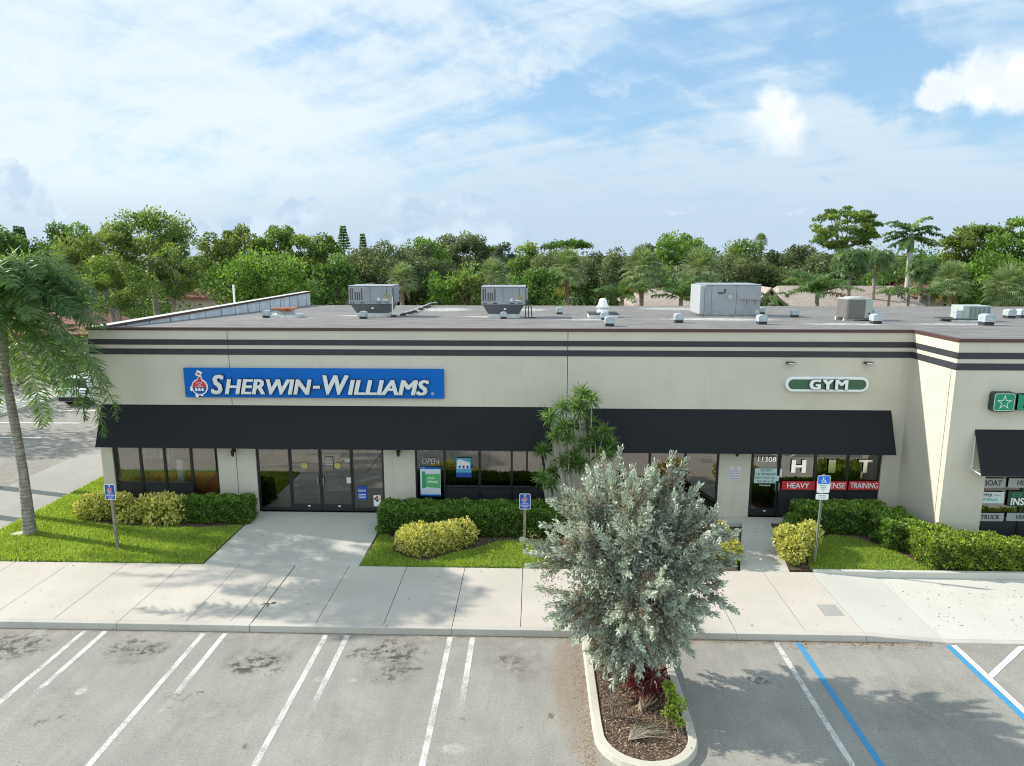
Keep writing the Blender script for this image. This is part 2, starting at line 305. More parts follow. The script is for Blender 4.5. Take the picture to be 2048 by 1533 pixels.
M_louv = mat('louvre_dark', (.09,.08,.085), .7); M_vent = mat('vent_hood', (.42,.48,.52), .45, .2, var=.15, vscale=6); M_ventd = mat('vent_flashing', (.035,.035,.04), .7)  # louvre strips and panel seams share one dark grey-brown
M_curbw = mat('white_flashing', (.62,.62,.62), .7, var=.15, vscale=4); M_rust = mat('rusted_steel', (.30,.10,.045), .85, var=.5, vscale=5)
M_post = mat('weathered_post', (.22,.19,.14), .85, var=.3, vscale=6); M_rib = mat('condenser_guard', (.17,.165,.155), .6, .2); M_grn = mat('sage_cabinet', (.36,.42,.39), .5, var=.1)
M_inter = mat('interior_wall', (.55,.53,.48), .8, var=.1); M_floor = mat('interior_floor', (.10,.09,.085), .5); M_orange = mat('counter_front', (.50,.17,.05), .5, var=.2)

# ------------------------------------------------------------------ mesh helpers
class MB:
    def __init__(s): s.v = []; s.f = []; s.m = []
    def add(s, vs, fs, m=0):
        o = len(s.v); s.v += [tuple(x) for x in vs]; s.f += [tuple(i+o for i in f) for f in fs]; s.m += [m]*len(fs); return s
    def box(s, x0, x1, y0, y1, z0, z1, m=0):
        return s.add([(x0,y0,z0),(x1,y0,z0),(x1,y1,z0),(x0,y1,z0),(x0,y0,z1),(x1,y0,z1),(x1,y1,z1),(x0,y1,z1)],
                     [(0,3,2,1),(4,5,6,7),(0,1,5,4),(1,2,6,5),(2,3,7,6),(3,0,4,7)], m)
    def prism(s, poly, a, b, axis='z', m=0):                # poly (u,v) extruded from a to b; axis z: (u,v,w)  y: (u,w,v)  x: (w,u,v)
        P = {'z': lambda p, w: (p[0], p[1], w), 'y': lambda p, w: (p[0], w, p[1]), 'x': lambda p, w: (w, p[0], p[1])}[axis]
        n = len(poly); vs = [P(p, a) for p in poly]+[P(p, b) for p in poly]
        return s.add(vs, [tuple(range(n))[::-1], tuple(range(n, 2*n))]+[(i, (i+1) % n, n+(i+1) % n, n+i) for i in range(n)], m)
    def tube(s, pts, rad, n=8, m=0):
        pts = [Vector(p) for p in pts]; rs = rad if hasattr(rad, '__len__') else [rad]*len(pts); vs = []; fs = []
        for i, p in enumerate(pts):
            t = (pts[min(i+1, len(pts)-1)]-pts[max(i-1, 0)]).normalized()
            a = t.cross(Vector((0,0,1)) if abs(t.z) < .9 else Vector((1,0,0))).normalized(); b = t.cross(a)
            for k in range(n):
                an = 2*math.pi*k/n; vs.append(p+(a*math.cos(an)+b*math.sin(an))*rs[i])
        for i in range(len(pts)-1):
            for k in range(n): fs.append((i*n+k, i*n+(k+1) % n, (i+1)*n+(k+1) % n, (i+1)*n+k))
        fs += [tuple(range(n)), tuple(range((len(pts)-1)*n, len(pts)*n))[::-1]]
        return s.add(vs, fs, m)
    def lathe(s, c, prof, n=20, m=0):                       # prof: (r, z)
        return s.tube2(c, prof, n, m)
    def tube2(s, c, prof, n, m):
        vs = []; fs = []
        for r, z in prof:
            for k in range(n): an = 2*math.pi*k/n; vs.append((c[0]+r*math.cos(an), c[1]+r*math.sin(an), c[2]+z))
        for i in range(len(prof)-1):
            for k in range(n): fs.append((i*n+k, i*n+(k+1) % n, (i+1)*n+(k+1) % n, (i+1)*n+k))
        fs += [tuple(range(n))[::-1], tuple(range((len(prof)-1)*n, len(prof)*n))]
        return s.add(vs, fs, m)
    def build(s, name, mats, parent=None, bevel=0., smooth=False):
        me = bpy.data.meshes.new(name); me.from_pydata(s.v, [], s.f)
        for m_ in (mats if isinstance(mats, (list, tuple)) else [mats]): me.materials.append(m_)
        me.polygons.foreach_set('material_index', s.m)
        if smooth: me.polygons.foreach_set('use_smooth', [True]*len(s.f))
        me.update(); o = bpy.data.objects.new(name, me); COL.objects.link(o)
        if parent: attach(o, parent)
        if bevel:
            b = o.modifiers.new('bevel', 'BEVEL'); b.width = bevel; b.segments = 2; b.limit_method = 'ANGLE'
        return o
def world(o): return o.matrix_basis if o.parent is None else world(o.parent) @ o.matrix_parent_inverse @ o.matrix_basis
def attach(o, parent):
    o.parent = parent; o.matrix_parent_inverse = world(parent).inverted()
def npmesh(name, V, mats, rnd=None, parent=None, nv=4, mi=None):
    V = np.asarray(V, np.float32).reshape(-1, 3); n = len(V)//nv
    me = bpy.data.meshes.new(name); me.vertices.add(len(V)); me.vertices.foreach_set('co', V.ravel())
    me.loops.add(n*nv); me.loops.foreach_set('vertex_index', np.arange(n*nv, dtype=np.int32))
    me.polygons.add(n); me.polygons.foreach_set('loop_start', np.arange(0, n*nv, nv, dtype=np.int32))
    me.polygons.foreach_set('loop_total', np.full(n, nv, np.int32))
    for m_ in (mats if isinstance(mats, (list, tuple)) else [mats]): me.materials.append(m_)
    if mi is not None: me.polygons.foreach_set('material_index', np.asarray(mi, np.int32))
    a = me.attributes.new('rnd', 'FLOAT', 'POINT')
    rnd = np.zeros(n) if rnd is None else rnd
    a.data.foreach_set('value', np.repeat(np.clip(rnd, 0, 1).astype(np.float32), nv))
    me.update(calc_edges=True); o = bpy.data.objects.new(name, me); COL.objects.link(o)
    if parent: attach(o, parent)
    return o
def tag(o, label=None, cat=None, group=None, kind=None):
    if label: o['label'] = label
    if cat: o['category'] = cat
    if group: o['group'] = group
    if kind: o['kind'] = kind
    return o
def empty(name, loc, label, cat, group=None):
    o = bpy.data.objects.new(name, None); COL.objects.link(o); o.location = loc; o.empty_display_size = .2
    return tag(o, label, cat, group)
def struct(o): o['kind'] = 'structure'; return o
def textmesh(s, bold=.0, shear=0., extrude=0., space=1.):
    c = bpy.data.curves.new('t', 'FONT'); c.body = s; c.offset = bold; c.shear = shear; c.extrude = extrude; c.resolution_u = 3; c.space_character = space
    o = bpy.data.objects.new('t', c); COL.objects.link(o); dg = bpy.context.evaluated_depsgraph_get(); dg.update()
    me = bpy.data.meshes.new_from_object(o.evaluated_get(dg)); V = np.array([v.co[:] for v in me.vertices]); F = [tuple(p.vertices) for p in me.polygons]
    bpy.data.objects.remove(o); bpy.data.curves.remove(c); bpy.data.meshes.remove(me); return V, F
def text(mb, s, x0, x1, z0, z1, Y, m=0, bold=.0, shear=0., depth=0.):
    V, F = textmesh(s, 0., shear, .5 if depth else 0.)
    if bold:
        b_ = bold*.9; n_ = len(V); VV = []; FF = []
        for i, (ox, oy) in enumerate(((-b_,-b_*.5),(b_,-b_*.5),(b_,b_*.5),(-b_,b_*.5),(0,0))):
            W_ = V.copy(); W_[:,0] += ox; W_[:,1] += oy
            if depth: W_[:,2] -= np.where(W_[:,2] < 0, .006*i, -.006*i)*1.
            VV.append(W_); FF += [tuple(q_+i*n_ for q_ in f_) for f_ in F]
        jit_ = np.repeat(np.arange(5), n_)*(0. if depth else .0004); V = np.concatenate(VV); F = FF
    else: jit_ = 0.
    lo = V.min(0); hi = V.max(0)
    X = x0+(V[:,0]-lo[0])/(hi[0]-lo[0])*(x1-x0); Z = z0+(V[:,1]-lo[1])/(hi[1]-lo[1])*(z1-z0)
    YY = (Y-(V[:,2]-lo[2])*depth if depth else np.full(len(V), Y))-jit_
    mb.add(np.stack([X, YY, Z], 1).tolist(), F, m); return mb
def rrect(x0, x1, z0, z1, r, n=6):
    P = []
    for cx, cz, a0 in ((x1-r, z0+r, -90), (x1-r, z1-r, 0), (x0+r, z1-r, 90), (x0+r, z0+r, 180)):
        for k in range(n+1): a = R(a0+90*k/n); P.append((cx+r*math.cos(a), cz+r*math.sin(a)))
    return P
def disc(cx, cz, rx, rz, n=20): return [(cx+rx*math.cos(2*math.pi*k/n), cz+rz*math.sin(2*math.pi*k/n)) for k in range(n)]
def unit(a): return a/np.maximum(np.linalg.norm(a, axis=-1, keepdims=True), 1e-9)
def leafq(P, D, L, Wd, rg, up=None, flat=0.):
    """rhombic leaf quads: base P, direction D, length L, width Wd"""
    n = len(P); D = unit(D); r = rg.normal(size=(n, 3))
    if flat: r = r*(1-flat)+np.array([0, 0, 1.])*flat*2
    sd_ = unit(np.cross(D, r)); L = np.broadcast_to(np.asarray(L, float), (n,))[:, None]; Wd = np.broadcast_to(np.asarray(Wd, float), (n,))[:, None]
    mid = P+D*L*.48; return np.stack([P, mid+sd_*Wd*.5, P+D*L, mid-sd_*Wd*.5], 1)

D = 21.92; D2 = 19.57; XL = -14.28; XS = 11.75; ZT = 6.3; XR = 32.; YB = 43.6; SW = .15; KY = 14.68; GY = 17.88
RS = (6.2-5.44)/(YB-D)
def roofz(y): return 6.2-(y-D)*RS
def onroof(px, py):
    r = ray(px, py); t = (6.2+D*RS-CH)/(r.z+RS*r.y); return Vector((0, 0, CH))+r*t
M_roof = mat('roof_membrane', rough=.85, fn=roof_fn, spec=.3)
def fp(px, py, Y=D): return onY(px, py, Y)

# ------------------------------------------------------------------ ground
def sheet(name, poly, z, m):
    mb = MB(); mb.add([(p[0], p[1], z) for p in poly], [tuple(range(len(poly)))]); return struct(mb.build(name, m))
sheet('ground', [(-1500,-600),(1500,-600),(1500,3000),(-1500,3000)], -.03, M_land)
sheet('parking_lot', [(-60,-70),(60,-70),(60,KY+.05),(-60,KY+.05)], 0, M_asph)
sheet('side_road', [(-60,KY+.05),(-19.7,KY+.05),(-19.7,70),(-60,70)], 0, M_asph)
mb = MB(); mb.box(-19.7, -16.55, GY, 60, -.02, .03); struct(mb.build('concrete_apron', M_apron))
mb = MB(); mb.box(-31., -28.6, 30, 60, -.02, .15); struct(mb.build('side_path', M_concw))
# sidewalk slabs with open joints
def swz(x): return .15 if x < 7.55 else (.15-(x-7.55)/1.75*.135 if x < 9.3 else .015)
js = [-60, -25, -22, -20.6, -19.1, -17.5, -15.9, -14.4, -12.83, -11.25, -9.66, -8.08, -6.53, -5.03, -3.44, -1.84, -.26, 1.3, 2.95, 4.64, 6.23, 7.53, 9.3, 10.88, 12.5, 14.1, 16., 40]
mb = MB(); mb2 = MB()
for i in range(len(js)-1):
    a, b = js[i]+(.02 if js[i] == -6.53 else .008), js[i+1]-(.012 if js[i+1] == -6.53 else .008)
    tgt = mb if a < 7.5 else mb2
    y0 = KY+.16
    za, zb = swz(a)+.001, swz(b)+.001
    tgt.add([(a,y0,-.02),(b,y0,-.02),(b,GY,-.02),(a,GY,-.02),(a,y0,za),(b,y0,zb),(b,GY,zb),(a,GY,za)], [(0,3,2,1),(4,5,6,7),(0,1,5,4),(1,2,6,5),(2,3,7,6),(3,0,4,7)])
struct(mb.build('sidewalk', M_conc)); struct(mb2.build('sidewalk_ramp', M_concw))
mb = MB(); mb.box(-60, 40, KY+.165, GY-.01, -.03, .004); struct(mb.build('sidewalk_bed', M_joint))
mb = MB()
kx = [-60, -20, -14.4, -9.66, -6.54] ; ks = [(-60,-20),(-20,-14.4),(-14.4,-9.66),(-9.655,-6.535),(-6.525,-1.84),(-1.835,4.64),(4.645,7.53),(7.535,9.3),(9.305,40)]
for a, b in ks:
    za, zb = swz(a)+.006, swz(b)+.006
    if a > 9.2: za = zb = .02
    if a > 7.5 and a < 9: zb = .02
    mb.add([(a,KY,-.02),(b,KY,-.02),(b,KY+.158,-.02),(a,KY+.158,-.02),(a,KY+.012,za-.004),(b,KY+.012,zb-.004),(b,KY+.158,zb),(a,KY+.158,za)], [(0,3,2,1),(4,5,6,7),(0,1,5,4),(1,2,6,5),(2,3,7,6),(3,0,4,7)])
struct(mb.build('kerb', M_conck, bevel=.012))
mb = MB(); mb.box(-9.1, -4.77, GY+.01, D-.01, 0, .152); struct(mb.build('entrance_walkway', M_concg, bevel=.005))
mb = MB(); mb.prism([(5.62,GY+.01),(6.95,GY+.01),(7.68,D-.01),(6.85,D-.01)], 0, .152); mb.box(2.5, 11.7, D-.5, D-.012, 0, .149); struct(mb.build('gym_walkway', M_concg, bevel=.004))
mb = MB(); mb.box(7.6, 30, GY+.004, GY+.15, 0, .19); struct(mb.build('rear_kerb', M_concw, bevel=.02))
# soil beds and lawns
mb = MB(); mb.box(-16.5, -9.12, GY+.012, D-.02, 0, .135); mb.box(-4.75, 5.6, GY+.012, D-.53, 0, .135); mb.prism([(7.0,GY+.16),(11.7,GY+.16),(30,GY+.16),(30,D2-.02),(11.7,D2-.02),(11.7,D-.53),(7.62,D-.53)], 0, .135); mb.box(-4.75, 2.45, D-.52, D-.02, 0, .135)
struct(mb.build('planting_bed', M_soil))
LAWNS = {'left': [(-16.5,GY+.02),(-9.14,GY+.02),(-9.14,20.6),(-10.4,20.35),(-13.2,20.45),(-14.5,20.9),(-14.6,21.85),(-14.35,26),(-14.35,30),(-16.5,30)],
 'middle': [(-4.73,GY+.02),(2.6,GY+.02),(3.6,18.6),(2.6,19.7),(.3,19.75),(-1.0,19.65),(-1.55,19.1),(-2.25,18.75),(-2.9,18.15),(-3.45,18.3),(-4.05,18.85),(-4.1,19.6),(-4.62,20.3)],
 'right': [(7.55,GY+.16),(10.7,GY+.16),(10.6,18.7),(10.3,19.5),(9.7,20.2),(9.1,20.35),(8.4,19.9),(7.9,19.2)]}
mb = MB()
def inpoly(x, y, P):
    r = np.zeros(len(x), bool); j = len(P)-1
    for i in range(len(P)):
        xi, yi = P[i]; xj, yj = P[j]
        c = ((yi > y) != (yj > y)) & (x < (xj-xi)*(y-yi)/(yj-yi+1e-12)+xi); r ^= c; j = i
    return r
rg = np.random.default_rng(3)
for nm, P in LAWNS.items():
    mb = MB(); mb.prism(P, .13, .16); struct(mb.build('lawn', M_turf))
    xs = [p[0] for p in P]; ys = [min(p[1], 26) for p in P]
    A = (max(xs)-min(xs))*(max(ys)-min(ys)); n = int(A*2600)
    x = rg.uniform(min(xs)-.02, max(xs)+.02, n); y = rg.uniform(min(ys)-.01, max(ys)+.02, n); k = inpoly(x, y, P); x = x[k]; y = y[k]; n = len(x)
    p = np.stack([x, y, np.full(n, .155)], 1); dr = np.stack([rg.normal(0, .55, n), rg.normal(0, .55, n), np.ones(n)], 1)
    cl = np.sin(x*2.3+np.sin(y*3.1))*np.cos(y*2.7)*.12
    q = leafq(p, dr, rg.uniform(.05, .12, n), rg.uniform(.014, .028, n), rg)
    tag(npmesh('grass', q, L_grass, rg.normal(.5, .2, n)+cl), {'left': 'bright sunlit turf under the palm by the left corner', 'middle': 'turf between the entrance walkway and the silver tree', 'right': 'half-round turf patch beside the blue accessible parking sign'}[nm], 'grass', kind='stuff')
rgc = random.Random(9); mb = MB(); y = KY+.2; x = -7.05
while y < 16.9:
    x2 = x+rgc.uniform(-.03, .04); y2 = y+rgc.uniform(.08, .2); w2 = rgc.uniform(.004, .009); mb.add([(x-w2,y,.1535),(x+w2,y,.1535),(x2+w2,y2,.1535),(x2-w2,y2,.1535)], [(0,1,2,3)]); x, y = x2, y2
struct(mb.build('pavement_crack', M_joint))
mb = MB()
for cx_, cy_, rx_, ry_ in ((-6.5,15.72,.10,.05),(-6.36,15.76,.08,.07),(-6.60,15.69,.06,.025),(-6.45,15.62,.02,.10)):
    mb.add([(cx_+rx_*math.cos(a)*rgc.uniform(.6,1.2), cy_+ry_*math.sin(a)*rgc.uniform(.6,1.2), .1537+.0004*len(mb.f)) for a in np.linspace(0, 2*math.pi, 13)[:-1]], [tuple(range(12))])
struct(mb.build('pavement_stain', mat('tar_stain', (.10,.075,.06), .9)))
# painted lines
def line(mb, x, w_, y0=4., y1=KY-.08): mb.add([(x-w_/2,y0,.004),(x+w_/2,y0,.004),(x+w_/2,y1,.004),(x-w_/2,y1,.004)], [(0,1,2,3)])
mb = MB(); [line(mb, x, .115) for x in (-16.0, -13.2, -10.36, -7.56, -4.72, -1.86)]; struct(mb.build('painted_lines', M_line))
mb = MB(); [line(mb, x, .12) for x in (-15.5, -12.7, -9.87, -7.06, -4.22, -1.35)]; struct(mb.build('worn_painted_lines', M_line2))
mb = MB(); line(mb, 5.49, .115); struct(mb.build('painted_line', M_line))
mb = MB(); line(mb, 9.42, .12); mb.add([(11.0,KY-.08,.006),(10.82,KY-.08,.006),(9.5,13.52,.006),(9.5,13.38,.006)], [(0,1,2,3)])
mb.add([(10.98,KY-.09,.006),(11.15,KY-.09,.006),(12.9,12.9,.006),(12.75,12.9,.006)], [(0,3,2,1)])
mb.add([(x, y, .004) for x, y in disc(7.52, 10.35, .30, .22)], [tuple(range(20))]); struct(mb.build('fresh_painted_lines', M_linew))
mb = MB(); line(mb, 5.98, .125); line(mb, 9.28, .13); struct(mb.build('blue_painted_lines', M_lineb))
mb = MB()
for y in (31.5, 34.4, 37.3, 40.2): mb.add([(-28,y,.004),(-23.4,y,.004),(-23.4,y+.12,.004),(-28,y+.12,.004)], [(0,1,2,3)])
struct(mb.build('side_stall_lines', M_linew))
mb = MB(); mb.box(6.95, 7.42, 15.55, 16.1, .149, .1535); struct(mb.build('sidewalk_patch', M_apron))

# island
def capsule(off):
    x0, x1, yt = 1.12+off, 2.98-off, 10.42+off; pts = [(x0, KY-.02), (x0, 11.6)]; cx = (x0+x1)/2; rx = (x1-x0)/2
    for k in range(1, 16): a = math.pi+math.pi*k/16; pts.append((cx+rx*math.cos(a), 11.35+(11.35-yt)*math.sin(a)))
    return pts+[(x1, 11.6), (x1, KY-.02)]
o_, i_ = capsule(0), capsule(.17); n = len(o_); mb = MB()
vs = [(x, y, 0) for x, y in o_]+[(x, y, .125) for x, y in o_]+[(x, y, .135) for x, y in i_]+[(x, y, 0) for x, y in i_]
vs = vs[:n]+[(p[0]+(q[0]-p[0])*.1, p[1]+(q[1]-p[1])*.1, .13) for p, q in zip(o_, i_)]+vs[2*n:]
fs = []
for i in range(n-1):
    for a in range(3): fs.append((a*n+i, a*n+i+1, (a+1)*n+i+1, (a+1)*n+i))
mb.add(vs, fs); struct(mb.build('island_kerb', M_island, bevel=.012))
ii = capsule(.17); mb = MB(); mb.prism(ii, 0, .10); struct(mb.build('island_bed', M_soil))
n = 9000; x = rg.uniform(1.2, 2.9, n); y = rg.uniform(10.5, 14.7, n); k = inpoly(x, y, capsule(.2)); x = x[k]; y = y[k]; n = len(x)
q = leafq(np.stack([x, y, np.full(n, .105)], 1), np.stack([rg.normal(size=n), rg.normal(size=n), rg.normal(0, .25, n)+.1], 1), rg.uniform(.03, .08, n), rg.uniform(.012, .03, n), rg, flat=.6)
tag(npmesh('mulch', q, L_mulch, rg.beta(1.8, 1.5, n)), 'brown wood mulch filling the kerbed island under the silver tree', 'mulch', kind='stuff')
BEDS = [(-14.6, -9.2, 20.35, 21.7), (-4.6, 2.4, 18.2, 21.3), (6.8, 11.6, 18.1, 21.3), (10.6, 14, 17.98, 19.4)]
q = []
for a, b, c_, e in BEDS:
    n = int((b-a)*(e-c_)*500); q.append(leafq(np.stack([rg.uniform(a, b, n), rg.uniform(c_, e, n), np.full(n, .139)], 1), np.stack([rg.normal(size=n), rg.normal(size=n), rg.normal(0, .2, n)+.05], 1), rg.uniform(.03, .08, n), rg.uniform(.012, .03, n), rg, flat=.6))
q = np.concatenate(q); tag(npmesh('mulch', q, L_mulch, rg.beta(1.3, 2.6, len(q))), 'dark mulch chips in the beds along the shop fronts', 'mulch', kind='stuff')
# litter
q = []
def litter(n, x, y, z, s=.05): q.append(leafq(np.stack([x, y, np.full(n, z)], 1), np.stack([rg.normal(size=n), rg.normal(size=n), rg.normal(0, .12, n)+.05], 1), rg.uniform(.4, 1.3, n)*s, rg.uniform(.25, .6, n)*s, rg, flat=.8))
n = 1500; litter(n, rg.uniform(-13, 9, n), KY-.02-np.abs(rg.normal(0, .045, n)), .008, .035)
n = 700; litter(n, 1.1-np.abs(rg.normal(0, .14, n)), rg.uniform(10.5, 14.6, n), .008, .03)
n = 260; litter(n, rg.uniform(3, 9, n), KY-np.abs(rg.normal(0, .12, n)), .01, .06)
n = 130; litter(n, rg.uniform(7.4, 12.6, n), rg.uniform(15.2, 17.7, n), .02, .06)
n = 120; litter(n, rg.uniform(-12, 7.4, n), rg.uniform(14.9, 17.8, n), .157, .045)
n = 60; litter(n, rg.uniform(-9, -5, n), rg.uniform(18, 21.8, n), .158, .04)
n = 260; litter(n, rg.uniform(-13, 12, n), rg.uniform(10, 14.6, n), .008, .035)
q = np.concatenate(q); tag(npmesh('leaf_litter', q, L_litter, rg.uniform(0, 1, len(q))), 'dry brown leaves scattered along the kerb and pavement', 'leaf litter', kind='stuff')
# gravel specks along the kerb etc stay in the asphalt material

# ------------------------------------------------------------------ building
B = empty('shopping_plaza_building', (0, D, 0), 'long cream stucco shop building with black awnings and two dark stripes under the roofline', 'building')
FYB = D+.14                                            # back of the facade skin
WT = 2.78
G1 = dict(posts=[-13.88,-13.01,-12.2,-11.31,-10.4], full=[3])
G2 = [-9.09,-8.0,-7.0,-5.96,-4.9]
G3 = dict(posts=[-3.83,-2.89,-1.74,-.69,.38], full=[0])
G4 = dict(posts=[2.81,3.79,4.93,5.99], full=[2])
G5 = dict(posts=[7.04,7.97,9.1,10.13,11.14], full=[])
opens = [(-13.9,-10.38),(-9.11,-4.88),(-3.85,.40),(2.79,6.01),(7.02,11.16)]
mb = MB()
cuts = [-9.76, 1.08]
def skin(x0, x1, z0, z1):
    xs = [x0]+[c for c in cuts if x0 < c < x1]+[x1]
    for a, b in zip(xs, xs[1:]):
        a_ = a+(.011 if a in cuts else 0); b_ = b-(.011 if b in cuts else 0); mb.box(a_, b_, D, FYB, z0, z1)
skin(XL, XS, WT, 6.2)
px_ = [XL]+[v_ for o in opens for v_ in o]+[XS]
for a, b in zip(px_[::2], px_[1::2]): skin(a, b, 0, WT-.0005)
mb.box(XL, XS-.002, FYB+.001, FYB+.12, WT+.01, 6.19)
for a, b in zip(px_[::2], px_[1::2]): mb.box(a+.002, b-.002, FYB+.001, FYB+.12, 0, WT+.009)
# step wall and right facade
o2 = [(12.92, 20.)]
mb.box(XS, XS+.2, D2, D-.001+.14, 0, 6.2); mb.box(XS+.201, XR, D2, D2+.2, WT-.05, 6.2); mb.box(XS+.201, 12.92, D2, D2+.2, 0, WT-.051); mb.box(20., XR, D2, D2+.2, 0, WT-.051)
mb.box(XL, XL+.3, FYB+.121, YB, 0, 6.27); mb.box(XL+.301, XR, YB-.2, YB, 0, 5.42); mb.box(XR-.2, XR, D2+.201, YB-.201, 0, 5.4)
mb.build('wall', M_stucco, B)
mb = MB(); zf = 6.2
def rp(x, y): return (x, y, roofz(y))
mb.add([rp(XL+.3, D+.06), rp(XS+.1, D+.06), rp(XR, D+.06), rp(XR, YB), rp(XL+.3, YB), rp(XS+.1, D2+.06), rp(XR, D2+.06)], [(0,1,2,3,4), (5,6,2,1)])
ob = mb.build('roof', M_roof, B)
for nm, z0, z1 in (('painted_band', 5.735, 5.91), ('painted_band', 5.42, 5.61)):
    mb = MB(); mb.box(XL-.012, XS-.012, D-.014, D-.0005, z0, z1); mb.box(XS-.014, XS-.0005, D2-.0001, D-.0145, z0, z1); mb.box(XS-.014, XR, D2-.014, D2-.0005, z0, z1); mb.build(nm, M_band, B)
mb = MB(); mb.box(XL-.03, XS+.0, D-.035, D+.10, 6.2, 6.292); mb.box(XS-.035, XS+.12, D2-.035, D-.0355, 6.2, 6.292); mb.box(XS+.121, XR, D2-.035, D2+.12, 6.2, 6.292)
mb.build('roof_edge_cap', M_cap, B)
mb = MB(); mb.box(XL+.302, XL+.315, D+.2, YB-.03, 5.3, 6.24); mb.build('parapet_liner', mat('pale_liner', (.60,.64,.69), .7, var=.14, vscale=1.3), B)
for k in range(14):
    mb = MB(); y = D+1.6+k*1.48; mb.box(XL+.3155, XL+.325, y, y+.035, roofz(y), 6.2); mb.build('liner_seam', mat('seam_tar', (.10,.10,.11), .8), B)
mb = MB(); mb.box(XL-.06, XL+.36, D+.105, YB+.03, 6.271, 6.30); mb.box(XL+.361, XL+.375, D+.12, YB+.03, 6.21, 6.298, 1); mb.build('parapet_cap', [M_capw, M_cap], B)
mb = MB(); y0 = D2
mb.box(XS-.012, XS-.0005, D2+.22, D2+.235, .2, 5.4); mb.build('downpipe_seam', mat('seam_line', (.36,.34,.30), .8), B)

def awning(x0, x1, yw, zt, yo, zb):
    dy = .02
    mb = MB(); mb.prism([(yw-.004, zt), (yo, zb), (yo-.012, zb-.015), (yo+.02, zb-.02), (yw-.004, zt-.04)], x0, x1, 'x')
    a = mb.build('awning', M_awn, B)
    f = MB()
    xx = x0+.03
    while xx < x1:
        f.tube([(xx, yw-.01, zb+.02), (xx, yo+.03, zb+.0)], .016, 6); f.tube([(xx, yw-.01, zt-.06), (xx, yo+.02, zb-.01)], .014, 6); xx += (x1-x0-.06)/max(1, round((x1-x0)/3.0))-.0001
    f.box(x0+.02, x1-.02, yw-.03, yw-.006, zb+.005, zb+.035); f.box(x0+.02, x1-.02, yw-.03, yw-.006, zt-.2, zt-.17); f.box(x0+.02, x0+.04, yw-.03, yw-.006, zb, zt-.17)
    f.build('awning_frame', M_white, a)
pa = fp(1104, 816); pb = fp(1172, 818)
awning(-14.08, pa.x, D, 3.77, 21.35, 2.49); awning(pb.x, 11.29, D, 3.74, 21.34, 2.46); awning(12.46, 20.5, D2, 3.73, 19.05, 2.54)

def storefront(posts, full, Y, zs=1.08, zt=WT-.02, glass=M_glass, parts=None):
    yf = Y+.05
    for i in range(len(posts)-1):
        a, b = posts[i], posts[i+1]; h = .035; z0 = SW
        mb = MB(); mb.box(a-h if i else a-.015, a+h, yf, yf+.1, z0, zt)
        mb.box(b-h+.0, b+(h-.001 if i < len(posts)-2 else .015), yf+.001, yf+.099, z0, zt) if i == len(posts)-2 else None
        e = b-h-.001
        mb.box(a+h+.001, e, yf+.005, yf+.09, zt-.07, zt-.001); mb.box(a+h+.001, e, yf+.005, yf+.09, z0, z0+.08)
        if i not in full: mb.box(a+h+.001, e, yf-.004, yf+.09, zs-.04, zs+.03)
        fr = mb.build('window', M_frame, B, bevel=.004)
        g = MB(); lo = z0+.08 if i in full else zs+.03
        g.box(a+h+.001, e, yf+.045, yf+.053, lo, zt-.07); g.build('pane', glass, fr)
        if i not in full:
            g = MB(); g.box(a+h+.001, e, yf+.03, yf+.05, z0+.08, zs-.04); g.build('spandrel', M_spandrel, fr)
storefront(G1['posts'], G1['full'], D, glass=M_glassl)
storefront(G3['posts'], G3['full'], D, zs=1.05)
storefront(G4['posts'], G4['full'], D); 
storefront(G5['posts'][1:], [], D, zs=1.06)
storefront([12.93+.0, 14.05, 15.2, 16.4, 17.6, 18.8, 19.99], [], D2, zs=1.08, zt=WT-.07)
def door(a, b, Y, hside, fixed=False):
    yf = Y+.06; h = .055; zt = WT-.02
    mb = MB(); mb.box(a+.004, a+h, yf, yf+.05, SW+.02, zt); mb.box(b-h, b-.004, yf, yf+.05, SW+.02, zt); mb.box(a+h+.001, b-h-.001, yf+.002, yf+.048, SW+.02, SW+(.13 if fixed else .26)); mb.box(a+h+.001, b-h-.001, yf+.002, yf+.048, zt-.1, zt-.001)
    fr = mb.build('sidelight' if fixed else 'door', M_frame, B, bevel=.004)
    g = MB(); g.box(a+h+.001, b-h-.001, yf+.02, yf+.028, SW+(.13 if fixed else .26), zt-.1); g.build('pane', M_glass, fr)
    if not fixed:
        x = b-.09 if hside > 0 else a+.09; g = MB(); g.tube([(x, yf-.002, 1.05), (x, yf-.06, 1.07), (x, yf-.06, 1.33), (x, yf-.002, 1.35)], .013, 8); g.build('handle', M_galv, fr)
        g = MB(); g.box((a+b)/2+.02, (a+b)/2+.10, yf-.008, yf-.001, SW+.17, SW+.21); g.build('kick_label', M_white, fr)
door(G2[0], G2[1], D, 0, True); door(G2[1], G2[2], D, 1); door(G2[2], G2[3], D, -1); door(G2[3], G2[4], D, 0, True); door(7.07, 7.94, D, 1)
for x in (G2[0], G2[4], 7.045): mb = MB(); mb.box(x-.024, x+.022, D+.055, D+.115, SW, WT); mb.build('door_jamb', M_frame, B)
